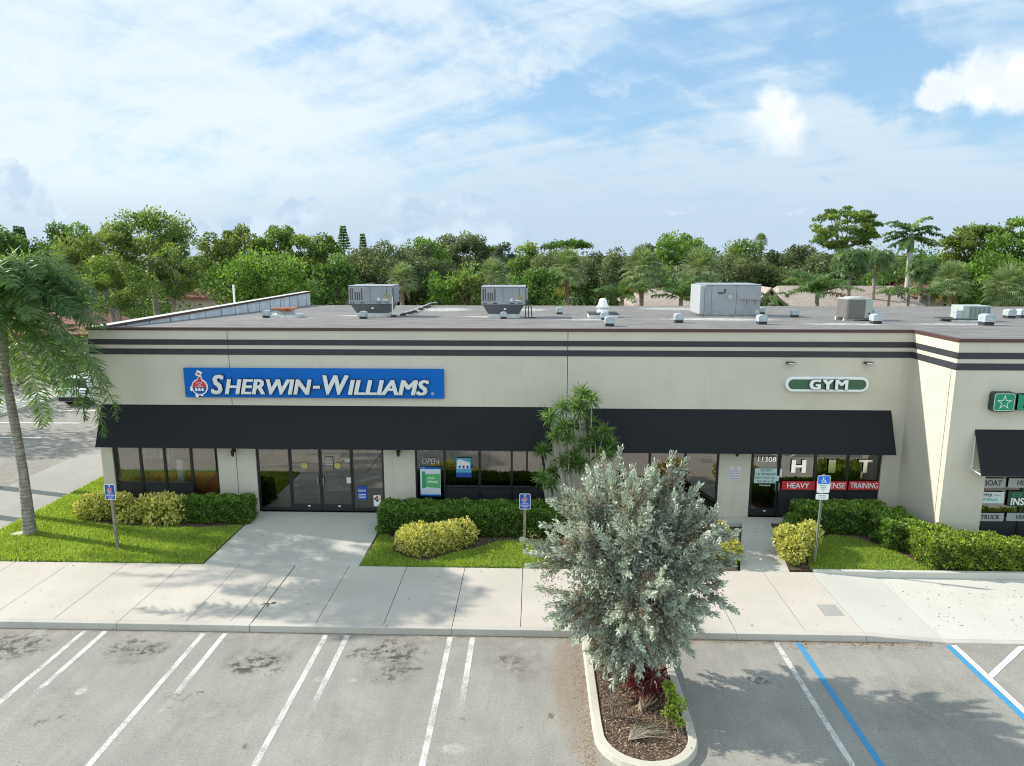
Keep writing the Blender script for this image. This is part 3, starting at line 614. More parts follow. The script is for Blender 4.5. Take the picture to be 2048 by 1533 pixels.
# dark rooms behind the glass
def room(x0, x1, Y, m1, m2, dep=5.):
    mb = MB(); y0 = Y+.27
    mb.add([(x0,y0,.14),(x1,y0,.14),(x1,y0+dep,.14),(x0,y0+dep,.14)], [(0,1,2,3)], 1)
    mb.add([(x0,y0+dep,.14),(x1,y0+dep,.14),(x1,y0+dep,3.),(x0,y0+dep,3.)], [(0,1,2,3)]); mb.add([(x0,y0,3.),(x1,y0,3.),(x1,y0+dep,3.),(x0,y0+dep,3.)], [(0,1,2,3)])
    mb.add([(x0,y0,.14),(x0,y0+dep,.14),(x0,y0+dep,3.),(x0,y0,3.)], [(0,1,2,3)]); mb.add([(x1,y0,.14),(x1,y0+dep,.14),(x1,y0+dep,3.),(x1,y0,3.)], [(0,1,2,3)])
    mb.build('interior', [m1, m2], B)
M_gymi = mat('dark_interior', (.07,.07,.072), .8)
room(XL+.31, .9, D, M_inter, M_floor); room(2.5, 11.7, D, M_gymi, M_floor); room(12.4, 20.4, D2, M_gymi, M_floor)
# step wall drip line, conduit on the awning side
# wall lanterns
def lantern(x, z, label):
    t = empty('wall_lantern', (x, D, z), label, 'wall lamp', 'black lanterns under the awnings')
    mb = MB(); mb.box(x-.05, x+.05, D-.03, D-.001, z+.1, z+.28); mb.tube([(x, D-.03, z+.2), (x, D-.10, z+.24), (x, D-.14, z+.2)], .012, 6); mb.build('bracket', M_black, t)
    mb = MB(); mb.lathe((x, D-.14, z), [(.01,-.03),(.03,-.01),(.045,.02),(.065,.17),(.03,.2),(.01,.24)], 8); mb.build('lamp_body', M_black, t)
for px, lb in ((469, 'small black wall lantern between the leftmost windows and the entrance'), (798, 'small black wall lantern between the entrance and the poster window'), (1472, 'small black wall lantern above the notice beside the gym door')):
    p = fp(px, 910); lantern(p.x, p.z, lb)

# ------------------------------------------------------------------ shop fittings behind the left windows
t = empty('service_counter', (-11.8, 22.8, .14), 'orange-brown counter with a green top behind the leftmost shop windows', 'counter')
mb = MB(); mb.box(-13.1, -10.5, 22.62, 23.3, .14, 1.28); mb.build('cabinet', M_orange, t, bevel=.01)
mb = MB(); mb.box(-13.15, -10.45, 22.58, 23.35, 1.281, 1.33); mb.build('countertop', mat('green_top', (.10,.24,.17), .3), t, bevel=.008)
t = empty('display_shelf', (-13.4, 23.7, .14), 'white display shelf with bottles at the left end of the shop window', 'shelf')
mb = MB()
for z in (.5, 1.0, 1.5, 2.0): mb.box(-13.9, -12.9, 23.5, 23.85, z, z+.03)
mb.box(-13.93, -13.901, 23.5, 23.85, .14, 2.3); mb.box(-12.899, -12.87, 23.5, 23.85, .14, 2.3); mb.build('rack', M_white, t)
for k, (x, z, c_) in enumerate([(-13.6,1.53,(.05,.35,.45)),(-13.45,1.53,(.05,.35,.45)),(-13.2,1.53,(.6,.6,.62)),(-13.05,2.03,(.6,.6,.62)),(-13.6,2.03,(.2,.5,.35)),(-13.3,1.03,(.05,.3,.5))]):
    mb = MB(); mb.lathe((x, 23.65, z), [(.05,0),(.055,.02),(.055,.17),(.02,.21),(.02,.25)], 10); tag(mb.build('bottle', mat('bottle_%d' % k, c_, .3)), ['teal bottle on the shelf behind the window, outermost on the third board', 'teal bottle standing second from the shelf end behind the window', 'pale bottle on the third board of the window shelf', 'pale bottle on the top board of the window shelf', 'green bottle on the top board of the window shelf', 'blue bottle on the second board of the window shelf'][k], 'bottle', 'bottles on the display shelf')
mb = MB(); mb.prism(rrect(-11.98, -11.75, 22.26, 22.46, .03, 3), .14, 1.75); mb.box(-12.0, -11.73, 22.24, 22.48, 1.751, 1.80)
tag(mb.build('display_column', M_vent, None, bevel=.01), 'pale upright column standing inside the third shop window', 'column')

# ------------------------------------------------------------------ signs
def pailogo(parent, cx, z0, h, Y, drip=True, th=.02):     # tilted paint pail pouring over a globe
    r = h*.27; gz = z0+h*.34; w_ = h*.02
    mb = MB(); mb.prism(disc(cx, gz, r*1.16, r*1.16, 26), Y, Y-th, 'y'); mb.prism([(cx-r*.35, gz+r), (cx+r*.45, gz+r), (cx+r*.30, z0+h*.78), (cx-r*.02, z0+h*.78)], Y-.001, Y-th+.001, 'y')
    for dx, l in ((-1.05,.55),(-.35,1.42),(.95,.62),(.35,1.25)): mb.prism(rrect(cx+dx*r-.09*h, cx+dx*r+.03*h, gz-r*l*1.05, gz+.02, .05*h, 3), Y-.002, Y-th+.002, 'y')
    mb.build('logo_outline', M_white, parent)
    mb = MB(); mb.prism(disc(cx, gz, r, r, 26), Y-th-.001, Y-th-.006, 'y'); mb.build('logo_globe', M_blued, parent)
    mb = MB(); P = [(cx+r*1.0*math.cos(a), gz+r*1.0*math.sin(a)) for a in np.linspace(R(-5), R(185), 16)]+[(cx-r*.6, gz-r*.05), (cx-r*.3, gz+r*.1), (cx, gz-r*.12), (cx+r*.35, gz+r*.08), (cx+r*.7, gz-r*.1)]
    mb.prism(P, Y-th-.007, Y-th-.012, 'y'); mb.prism([(cx-r*.25, gz+r*.93), (cx+r*.35, gz+r*.93), (cx+r*.22, z0+h*.76), (cx+r*.02, z0+h*.76)], Y-th-.002, Y-th-.0065, 'y'); mb.build('logo_paint', M_red, parent)
    mb = MB()
    for dx in (-.55, -.1, .35): mb.prism([(cx+r*dx-.03*h, gz-r*.5), (cx+r*dx+.07*h, gz-r*.55), (cx+r*dx+.05*h, gz-r*.12), (cx+r*dx-.01*h, gz-r*.08)], Y-th-.0075, Y-th-.0135, 'y')
    for k, s_ in enumerate(('COVER', 'THE', 'EARTH')): text(mb, s_, cx-r*(.5 if k != 1 else .25), cx+r*(.5 if k != 1 else .25), gz+r*(.55-.25*k), gz+r*(.72-.25*k), Y-th-.0137)
    mb.build('logo_lettering', M_white, parent)
    ca, sa = math.cos(R(-28)), math.sin(R(-28)); c0 = (cx, z0+h*.86)
    def rot(P): return [(c0[0]+p[0]*ca-p[1]*sa, c0[1]+p[0]*sa+p[1]*ca) for p in P]
    mb = MB(); mb.prism(rot([(-.09*h,-.10*h),(.08*h,-.10*h),(.10*h,.10*h),(-.10*h,.10*h)]), Y, Y-th-.008, 'y'); mb.build('logo_pail', M_white, parent)
    mb = MB(); mb.prism(rot([(-.055*h,-.04*h),(.055*h,-.04*h),(.05*h,.04*h),(-.05*h,.04*h)]), Y-th-.009, Y-th-.012, 'y'); mb.build('logo_pail_label', M_red, parent)
tl = fp(369, 735); brr = fp(889, 797); x0, x1, z1, z0 = tl.x, brr.x, 5.0, 4.045
t = empty('store_sign', ((x0+x1)/2, D, z0), 'wide blue sign with raised white SHERWIN-WILLIAMS letters above the left awning', 'sign')
mb = MB(); mb.box(x0, x1, D-.10, D-.002, z0, z1); mb.build('sign_panel', M_blue, t, bevel=.008)
def sx(px): return fp(px, 770).x
WL = [('S', 426, 453, 1), ('HERWIN', 453.5, 627, 0), ('-', 629, 643.5, 2), ('W', 649, 701, 1), ('ILLIAMS', 698, 860, 0)]
ff = MB(); rr = MB(); zb = 4.16
for s_, a, b, k in WL:
    zz0, zz1 = (zb, zb+.64) if k == 1 else (zb, zb+.50) if k == 0 else (zb+.20, zb+.30)
    text(rr, s_, sx(a)-.012, sx(b)+.012, zz0-.012, zz1+.012, D-.101, 0, .05, .22, .075)
    text(ff, s_, sx(a), sx(b), zz0, zz1, D-.1785, 0, .04, .22)
lt = rr.build('letter_returns', mat('letter_return', (.03,.035,.05), .5), t); ff.build('letter_faces', M_face, t)
mb = MB(); text(mb, '®', sx(863), sx(869), zb, zb+.09, D-.104, 0, .01); mb.build('trademark', M_face, t)
pailogo(t, sx(403), 4.10, .84, D-.101, th=.04)

p0 = fp(1570, 753); p1 = fp(1733, 783); x0, x1, z1, z0 = p0.x, p1.x, p0.z, p1.z
t = empty('gym_sign', ((x0+x1)/2, D, z0), 'green pill-shaped GYM sign with a white rim above the right awning', 'sign')
r_ = (z1-z0)/2-.001
mb = MB(); mb.prism(rrect(x0, x1, z0, z1, r_, 8), D-.002, D-.12, 'y'); mb.build('sign_rim', M_white, t, bevel=.01)
mb = MB(); mb.prism(rrect(x0+.08, x1-.08, z0+.075, z1-.075, r_-.076, 8), D-.121, D-.126, 'y'); mb.build('sign_face', M_green, t)
mb = MB(); zc = (z0+z1)/2; a, b = fp(1615, 768).x, fp(1692, 768).x
[text(mb, g_, fp(q0, 768).x, fp(q1, 768).x, zc-.17, zc+.18, D-.127, 0, bb, 0, .05) for g_, q0, q1, bb in (('G', 1614, 1638, .07), ('Y', 1639.5, 1663, .07), ('M', 1665, 1692, .045))]; mb.build('letter_returns', mat('letter_return_shading', (.12,.15,.14), .5), t)  # GYM letter sides coloured dark, edge shading put into the colour
mb = MB(); [text(mb, g_, fp(q0, 768).x+.012, fp(q1, 768).x-.012, zc-.155, zc+.165, D-.182, 0, bb) for g_, q0, q1, bb in (('G', 1614, 1638, .06), ('Y', 1639.5, 1663, .06), ('M', 1665, 1692, .035))]; mb.build('letters', M_white, t)
def flood(px, label):
    p = fp(px, 725); t = empty('floodlight', (p.x, D, p.z), label, 'floodlight', 'floodlights above the gym sign')
    mb = MB(); mb.box(p.x-.12, p.x+.12, D-.24, D-.05, p.z-.03, p.z+.03); mb.box(p.x-.03, p.x+.03, D-.05, D-.001, p.z-.04, p.z+.02); mb.build('housing', M_frame, t, bevel=.01)
    mb = MB(); mb.box(p.x-.095, p.x+.095, D-.246, D-.2405, p.z-.022, p.z+.018); mb.build('lens', M_curbw, t)
flood(1578, 'black floodlight above the left half of the GYM sign'); flood(1733, 'black floodlight above the right end of the GYM sign')
# insurance shop signs
p0 = fp(1984, 784, D2-.1); p1 = fp(2024, 823, D2-.1)
t = empty('star_sign', ((p0.x+p1.x)/2, D2, p1.z), 'green square box sign with a white outlined star on the right wall', 'sign')
mb = MB(); mb.prism(rrect(p0.x, p1.x, p1.z, p0.z, .09), D2-.002, D2-.2, 'y'); mb.build('sign_box', M_greend, t)
x0, x1, z0, z1 = p0.x+.03, p1.x-.03, p1.z+.03, p0.z-.03
mb = MB(); mb.prism(rrect(x0, x1, z0, z1, .07), D2-.2005, D2-.204, 'y'); mb.build('sign_border', M_white, t)
mb = MB(); mb.prism(rrect(x0+.014, x1-.014, z0+.014, z1-.014, .06), D2-.2045, D2-.207, 'y'); mb.build('sign_face', M_greenb, t)
cx_, cz_ = (x0+x1)/2, (z0+z1)/2-.01
def star(mb, Rr, rr, y, m=0):
    P = [(cx_+(Rr if k % 2 == 0 else rr)*math.sin(k*math.pi/5), cz_+(Rr if k % 2 == 0 else rr)*math.cos(k*math.pi/5)) for k in range(10)]
    n = 10; mb.add([(x, y, z) for x, z in P]+[(cx_, y, cz_)], [(k, (k+1) % 10, 10) for k in range(10)], m)
mb = MB(); star(mb, .215, .082, D2-.2075); mb.build('star_outline', M_white, t); mb = MB(); star(mb, .168, .064, D2-.2085); mb.build('star', M_greenb, t)
t = empty('letter_sign', (13.9, D2, 4.0), 'green channel letters beginning with E beside the star sign', 'sign')
a = fp(2033, 790, D2-.1); mb = MB()
x0, z1, z0 = a.x, a.z+.03, p1.z+.04
text(mb, 'ESTRELLA', x0, x0+3.6, z0, z1, D2-.002, 0, .05, 0, .18); mb.build('letter_returns', M_greend, t)
mb = MB(); text(mb, 'ESTRELLA', x0, x0+3.6, z0, z1, D2-.19, 0, .045); mb.build('letters', M_greenb, t)

# window graphics
def plate(name, label, cat, px0, py0, px1, py1, m, Y=D+.04, th=.006, group=None, r=0.):
    p0 = fp(px0, py0, Y); p1 = fp(px1, py1, Y); t = empty(name, ((p0.x+p1.x)/2, Y, p1.z), label, cat, group)
    mb = MB(); mb.box(p0.x, p1.x, Y-th, Y, p1.z, p0.z) if not r else mb.prism(rrect(p0.x, p1.x, p1.z, p0.z, r), Y, Y-th, 'y'); mb.build('sheet', m, t)
    return t, p0.x, p1.x, p1.z, p0.z, Y-th-.002
t, x0, x1, z0, z1, y = plate('hiring_poster', 'tall NOW HIRING poster with a green roller and blue header in the window', 'poster', 840, 934, 882, 993, M_poster, D+.045)
mb = MB(); mb.box(x0, x1, y-.002, y, z1-.07, z1); mb.box(x0, x1, y-.002, y, z0, z0+.06); mb.build('header', M_blue, t)
mb = MB(); mb.prism([(x0+.18,z0+.32),(x1-.01,z0+.28),(x1-.01,z0+.78),(x0+.18,z0+.76),(x0+.05,z0+.85)], y, y-.001, 'y'); mb.build('green_swash', M_pgreen, t)
mb = MB(); mb.prism(rrect(x0+.06, x0+.17, z0+.28, z0+.85, .03), y-.0012, y-.003, 'y'); mb.build('roller', M_pgreen2, t)
mb = MB(); text(mb, 'NOW', x0+.24, x1-.2, z0+.58, z0+.67, y-.002, 0, .03, .2); text(mb, 'HIRING', x0+.23, x1-.08, z0+.45, z0+.54, y-.002, 0, .03, .2); text(mb, 'NOW', x0+.04, x0+.16, z1-.05, z1-.02, y-.0035, 0, .03)
for k in range(3): mb.box(x0+.25, x1-.05, y-.001, y, z0+.12+k*.04, z0+.125+k*.04)
mb.build('lettering', M_white, t)
t, x0, x1, z0, z1, y = plate('store_poster', 'light blue poster with a drawn white shop building in the window', 'poster', 912, 916, 943, 955, M_cyan, D+.045)
mb = MB(); mb.prism([(x0+.03,z0+.28),(x1-.05,z0+.30),(x1-.05,z0+.50),(x0+.12,z0+.62),(x0+.03,z0+.55)], y, y-.001, 'y'); mb.build('drawn_building', M_white, t)
mb = MB(); mb.box(x0, x1, y-.002, y-.0012, z0, z0+.16); 
for k in range(4): mb.box(x0+.08+k*.13, x0+.15+k*.13, y-.002, y-.0012, z0+.3, z0+.4)
mb.build('drawn_cars', M_blued, t)
def gtext(name, label, px0, py0, px1, py1, s, m, bold=.02, Y=D+.04, shear=0., cat='lettering', group=None):
    p0 = fp(px0, py0, Y); p1 = fp(px1, py1, Y); mb = MB(); text(mb, s, p0.x, p1.x, p1.z, p0.z, Y-.002, 0, bold, shear)
    return tag(mb.build(name, m), label, cat, group)
M_neon = mat('grey_script', (.55,.56,.57), .5); gtext('open_sign', 'grey OPEN lettering above the hiring poster', 844, 917, 878, 928, 'OPEN', M_neon, .0, shear=.1, cat='sign')
gtext('neon_sign', 'purple unlit OPEN tube sign at the top of the poster window', 848, 905, 879, 914, 'OPEN', mat('purple_tube', (.22,.06,.20), .4), .0, D+.3, cat='sign')
gtext('street_number', 'white 11308 number at the top of the gym door', 1516, 914, 1552, 924, '11308', M_mirror, .012)
t, x0, x1, z0, z1, y = plate('membership_notice', 'pale cyan gym membership notice taped on the gym door', 'notice', 1510, 937, 1552, 967, M_pale, D+.05)
mb = MB(); h = (z1-z0)/4
for k, (s_, i) in enumerate((('24/7 GYM', .18), ('FOR MEMBERSHIP', .03), ('INFO PLEASE CALL', .03), ('754-229-6104', .08))): text(mb, s_, x0+i, x1-i, z1-(k+.86)*h, z1-(k+.2)*h, y, 0, .01)
mb.build('lettering', M_black, t)
gtext('company_decal', 'small white Company word under the membership notice', 1519, 969, 1541, 973, 'Company', M_white, .02)
plate('door_sticker', 'small white sticker beside the membership notice', 'sticker', 1553.5, 952, 1557, 962, M_poster, D+.05)
plate('hours_sticker', 'tall narrow white sticker on the gym door frame', 'sticker', 1560, 938, 1563.5, 955, M_poster, D+.045)
mb = MB(); p = fp(1559, 975); mb.box(p.x-.03, p.x+.01, D+.03, D+.05, p.z-.14, p.z+.14); tag(mb.build('door_pull', M_galv), 'steel pull plate on the edge of the gym door', 'handle')
for k, (s_, a, b) in enumerate((('H', 1584, 1611), ('I', 1658, 1670), ('T', 1718, 1743))):
    gtext('window_letter', ['tall white letter H on the gym window', 'tall white letter I on the gym window', 'tall white letter T on the gym window'][k], a, 920, b, 946, s_, M_mirror, .06 if s_ == 'I' else .05, group='HIT letters on the gym windows')
for s_, a, b, lb in (('HEAVY', 1564, 1628, 'red strip reading HEAVY on the gym window'), ('INTENSE', 1632.5, 1693, 'red strip reading INTENSE behind the parking sign'), ('TRAINING', 1698, 1758, 'red strip reading TRAINING on the gym window')):
    t, x0, x1, z0, z1, y = plate('window_banner', lb, 'banner', a, 962.5, b, 980.5, M_red, D+.045, group='red banners on the gym windows')
    mb = MB(); q = .17 if s_ == 'HEAVY' else .05; text(mb, s_, x0+q, x1-q, z0+.05, z1-.05, y, 0, .02); mb.build('lettering', M_white, t)
t, x0, x1, z0, z1, y = plate('towing_notice', 'white printed notice on the pillar left of the gym door', 'notice', 1460, 934, 1480, 960, mat('notice_white', (.66,.67,.74), .5), D-.002)
mb = MB(); h = (z1-z0)/5
for k, s_ in enumerate(('NO', 'OVERNIGHT', 'VEHICLES IN', 'RESTAURANT', 'OR SIDEWALK')): text(mb, s_, x0+(.12 if k == 0 else .02), x1-(.12 if k == 0 else .02), z1-(k+.8)*h, z1-(k+.3)*h, y, 0, .01)
mb.build('lettering', mat('notice_ink', (.2,.06,.10), .5), t)
t, x0, x1, z0, z1, y = plate('export_sticker', 'blue EXPORT sticker low on the right entrance sidelight', 'sticker', 715, 973, 734, 1000, M_blued, D+.055)
mb = MB(); text(mb, 'EXPORT', x0+.02, x1-.02, z0+.28, z0+.35, y, 0, .01); [mb.box(x0+.03, x1-.03, y-.001, y, z0+.06+k*.06, z0+.08+k*.06) for k in range(3)]; mb.build('lettering', M_white, t)
t, x0, x1, z0, z1, y = plate('hazard_placard', 'white placard with a four-colour hazard diamond beside the entrance', 'placard', 747, 991, 762, 1013, M_white, D+.05)
cx_, cz_ = (x0+x1)/2, z0+.26
for nm, dx, dz, m_ in (('blue_quarter', -.06, 0, M_blued), ('red_quarter', 0, .06, M_red), ('yellow_quarter', .06, 0, mat('hazard_yellow', (.7,.55,.04), .5)), ('black_quarter', 0, -.06, M_black)):
    mb = MB(); mb.add([(cx_+dx-.055, y, cz_+dz), (cx_+dx, y, cz_+dz-.055), (cx_+dx+.055, y, cz_+dz), (cx_+dx, y, cz_+dz+.055)], [(0,1,2,3)]); mb.build(nm, m_, t)
M_gold = mat('gold_decal', (.42,.36,.10), .5)
for px, lb in ((609, 'round yellow decal on the left entrance door'), (675, 'round yellow decal on the right entrance door')):
    p = fp(px, 932, D+.05); mb = MB(); mb.prism(disc(p.x, p.z, .115, .10), D+.058, D+.054, 'y'); tag(mb.build('door_decal', M_gold), lb, 'decal', 'round yellow door decals')
t, x0, x1, z0, z1, y = plate('hours_decal', 'white opening hours list at the top of the right entrance door', 'decal', 649, 914, 667, 939, mat('hours_back', (.16,.15,.14), .5), D+.056)
mb = MB(); [text(mb, s_, x0+.02, x1-.02, z1-.06-k*.055, z1-.025-k*.055, y, 0, .01) for k, s_ in enumerate(('STORE HOURS', 'MON-FRI 7-6', 'SAT 8-5', 'SUN 10-4', 'WE ARE OPEN'))]; mb.build('lettering', M_white, t)
plate('entry_notice', 'small white slip near the top of the right entrance door', 'notice', 689, 917, 700, 925, mat('slip', (.42,.40,.36), .6), D+.056)
plate('wall_notice', 'small grey slip half way up the right entrance door', 'notice', 693, 955, 702, 967, M_neon, D+.056)
# right shop window strips
YR = D2+.045
for s_, a, y0_, b, y1_, nm, lb in (('BOAT', 1950, 957, 2010, 976, 'window_strip', 'grey window strip reading BOAT at the top of the right shop'), ('TRUCK', 1942, 1026, 2006, 1043, 'window_strip', 'grey window strip reading TRUCK low on the right shop window'), ('HOME', 2018, 957, 2075, 976, 'window_strip', 'grey window strip starting HO cut by the right photo edge'), ('HEALTH', 2014, 1026, 2075, 1043, 'window_strip', 'grey window strip starting HEA at the right photo edge')):
    t, x0, x1, z0, z1, y = plate(nm, lb, 'sign', a, y0_, b, y1_, mat('frosted_strip', (.33,.35,.35), .5), YR, group='grey word strips on the right shop windows')
    mb = MB(); text(mb, s_, x0+.3*(x1-x0), x1-.12*(x1-x0), z0+.06, z1-.05, y, 0, .03); mb.build('lettering', M_black, t)
t, x0, x1, z0, z1, y = plate('carrier_panel', 'white panel with KEMPER Auto and ESTRELLA lettering in the right shop window', 'sign', 1946, 984, 2006, 1007, mat('panel_pale', (.52,.62,.64), .5), YR)
mb = MB(); text(mb, 'KEMPER', x0+.14, x0+.56, z0+.20, z0+.29, y, 0, .02); mb.build('dark_lettering', M_black, t); mb = MB(); text(mb, 'Auto', x0+.58, x0+.8, z0+.21, z0+.28, y, 0, 0., .1); mb.build('red_lettering', mat('rust_ink', (.4,.15,.08), .5), t)
mb = MB(); text(mb, 'ESTRELLA', x0+.26, x0+.72, z0+.07, z0+.15, y, 0, .02); mb.prism(rrect(x0+.17, x0+.245, z0+.07, z0+.15, .015), y, y-.001, 'y'); mb.build('green_lettering', M_greenb, t)
t, x0, x1, z0, z1, y = plate('insurance_panel', 'dark teal panel with white INS lettering at the right photo edge', 'sign', 2017, 983, 2090, 1014, M_greend, YR)
mb = MB(); text(mb, 'INSURANCE', x0+.1, x0+1.5, z0+.04, z0+.26, y, 0, .03); mb.build('lettering', M_white, t)
mb = MB(); text(mb, 'ESTRELLA', x0+.12, x0+1.4, z0+.30, z0+.42, y, 0, .02); mb.build('green_lettering', M_greenb, t)

# posts with parking signs
def blue_sign(bx, by, top, label):
    b = onZ(bx, by, .15); p = onY(top[0], top[1], b.y); t = empty('parking_sign', (b.x, b.y, .15), label, 'parking sign', 'blue shop parking signs on wooden posts')
    lean = (p.x-b.x)
    mb = MB(); h = p.z-.05
    mb.add([(b.x-.035,b.y-.035,.1),(b.x+.035,b.y-.035,.1),(b.x+.035,b.y+.035,.1),(b.x-.035,b.y+.035,.1)]+[(b.x+lean+dx, b.y+dy, h) for dx, dy in ((-.035,-.035),(.035,-.035),(.035,.035),(-.035,.035))],
           [(0,3,2,1),(4,5,6,7),(0,1,5,4),(1,2,6,5),(2,3,7,6),(3,0,4,7)]); mb.build('post', M_post, t, bevel=.006)
    cx, zt = b.x+lean, p.z; Y = b.y-.037; w_, hh = .155, .46
    mb = MB(); mb.prism(rrect(cx-w_, cx+w_, zt-hh, zt, .035), Y, Y-.006, 'y'); mb.build('sign_border', M_white, t)
    mb = MB(); mb.prism(rrect(cx-w_+.014, cx+w_-.014, zt-hh+.014, zt-.014, .026), Y-.0065, Y-.008, 'y'); mb.build('sign_plate', M_blued, t)
    pailogo(t, cx, zt-.25, .22, Y-.0085, th=.002)
    mb = MB(); 
    for k, (s_, q_) in enumerate((('PARKING FOR', .09), ('SHERWIN-WILLIAMS', .13), ('CUSTOMERS', .09), ('ONLY', .04))): text(mb, s_, cx-q_, cx+q_, zt-.305-k*.045, zt-.28-k*.045, Y-.0085, 0, .03)
    mb.build('lettering', M_white, t)
blue_sign(236, 1100, (220, 968), 'blue shop parking sign on a leaning post in the left lawn')
blue_sign(1049, 1110, (1050, 987), 'blue shop parking sign on a post beside the silver tree')
b = onZ(1628, 1129, .15); p = onY(1648, 951, b.y); lean = (p.x-b.x)
t = empty('accessible_parking_sign', (b.x, b.y, .15), 'blue and white wheelchair parking sign on a steel post by the gym walkway', 'parking sign')
mb = MB(); h = p.z+.03
for dx in (-.028, .012): mb.add([(b.x+dx,b.y-.02,.1),(b.x+dx+.016,b.y-.02,.1),(b.x+dx+.016,b.y+.02,.1),(b.x+dx,b.y+.02,.1)]+[(b.x+lean+dx+q_, b.y+r2, h) for q_, r2 in ((0,-.02),(.016,-.02),(.016,.02),(0,.02))], [(0,3,2,1),(4,5,6,7),(0,1,5,4),(1,2,6,5),(2,3,7,6),(3,0,4,7)])
mb.add([(b.x-.012,b.y+.008,.1),(b.x+.012,b.y+.008,.1),(b.x+.012,b.y+.018,.1),(b.x-.012,b.y+.018,.1)]+[(b.x+lean+q_, b.y+r2, h) for q_, r2 in ((-.012,.008),(.012,.008),(.012,.018),(-.012,.018))], [(0,3,2,1),(4,5,6,7),(0,1,5,4),(1,2,6,5),(2,3,7,6),(3,0,4,7)])
mb.build('post', mat('channel_post', (.26,.29,.25), .5, .4), t)
cx = b.x+lean; Y = b.y-.022; zt = p.z; w_ = .17
mb = MB(); mb.prism(rrect(cx-w_, cx+w_, zt-.49, zt, .04), Y, Y-.004, 'y'); mb.build('sign_plate', M_white, t)
mb = MB(); mb.prism(rrect(cx-w_+.014, cx+w_-.014, zt-.235, zt-.014, .02), Y-.0045, Y-.006, 'y'); mb.build('blue_field', M_hcb, t)
mb = MB(); yy_ = Y-.007; c0 = (cx-.01, zt-.155)
mb.prism(disc(cx-.012, zt-.045, .016, .016, 12), yy_, yy_-.001, 'y')
n = 20
ring = [(c0[0]+.052*math.cos(a), c0[1]+.048*math.sin(a)) for a in np.linspace(R(100), R(370), n)]; ring2 = [(c0[0]+.036*math.cos(a), c0[1]+.033*math.sin(a)) for a in np.linspace(R(100), R(370), n)]
mb.add([(x, yy_, z) for x, z in ring]+[(x, yy_, z) for x, z in ring2], [(i, i+1, n+i+1, n+i) for i in range(n-1)])
mb.prism([(cx-.022, zt-.065), (cx-.002, zt-.065), (cx+.002, zt-.12), (cx-.018, zt-.12)], yy_, yy_-.001, 'y'); mb.prism([(cx-.015, zt-.118), (cx+.035, zt-.118), (cx+.065, zt-.185), (cx+.085, zt-.18), (cx+.083, zt-.195), (cx+.055, zt-.202), (cx+.026, zt-.136), (cx-.015, zt-.136)], yy_-.0012, yy_-.002, 'y')
mb.build('wheelchair_symbol', M_white, t)
mb = MB(); [text(mb, s_, cx-q_, cx+q_, zt-.29-k*.055, zt-.26-k*.055, Y-.0048, 0, .02) for k, (s_, q_) in enumerate((('PARKING BY', .10), ('DISABLED', .08), ('PERMIT', .06)))]
mb.prism([(cx-.02, zt-.43), (cx+.02, zt-.43), (cx, zt-.46)], Y-.0046, Y-.006, 'y'); mb.build('lettering', mat('sign_teal', (.05,.17,.16), .5), t)
mb = MB(); mb.prism(rrect(cx-.012-.17, cx-.012+.17, zt-.68, zt-.52, .035), Y, Y-.004, 'y'); mb.build('fine_plate', M_white, t)
mb = MB(); text(mb, '$250 FINE', cx-.11, cx+.09, zt-.59, zt-.555, Y-.0048, 0, .02); text(mb, 'F.S. 318.18', cx-.10, cx+.08, zt-.645, zt-.615, Y-.0048, 0, .01); mb.build('fine_lettering', M_black, t)

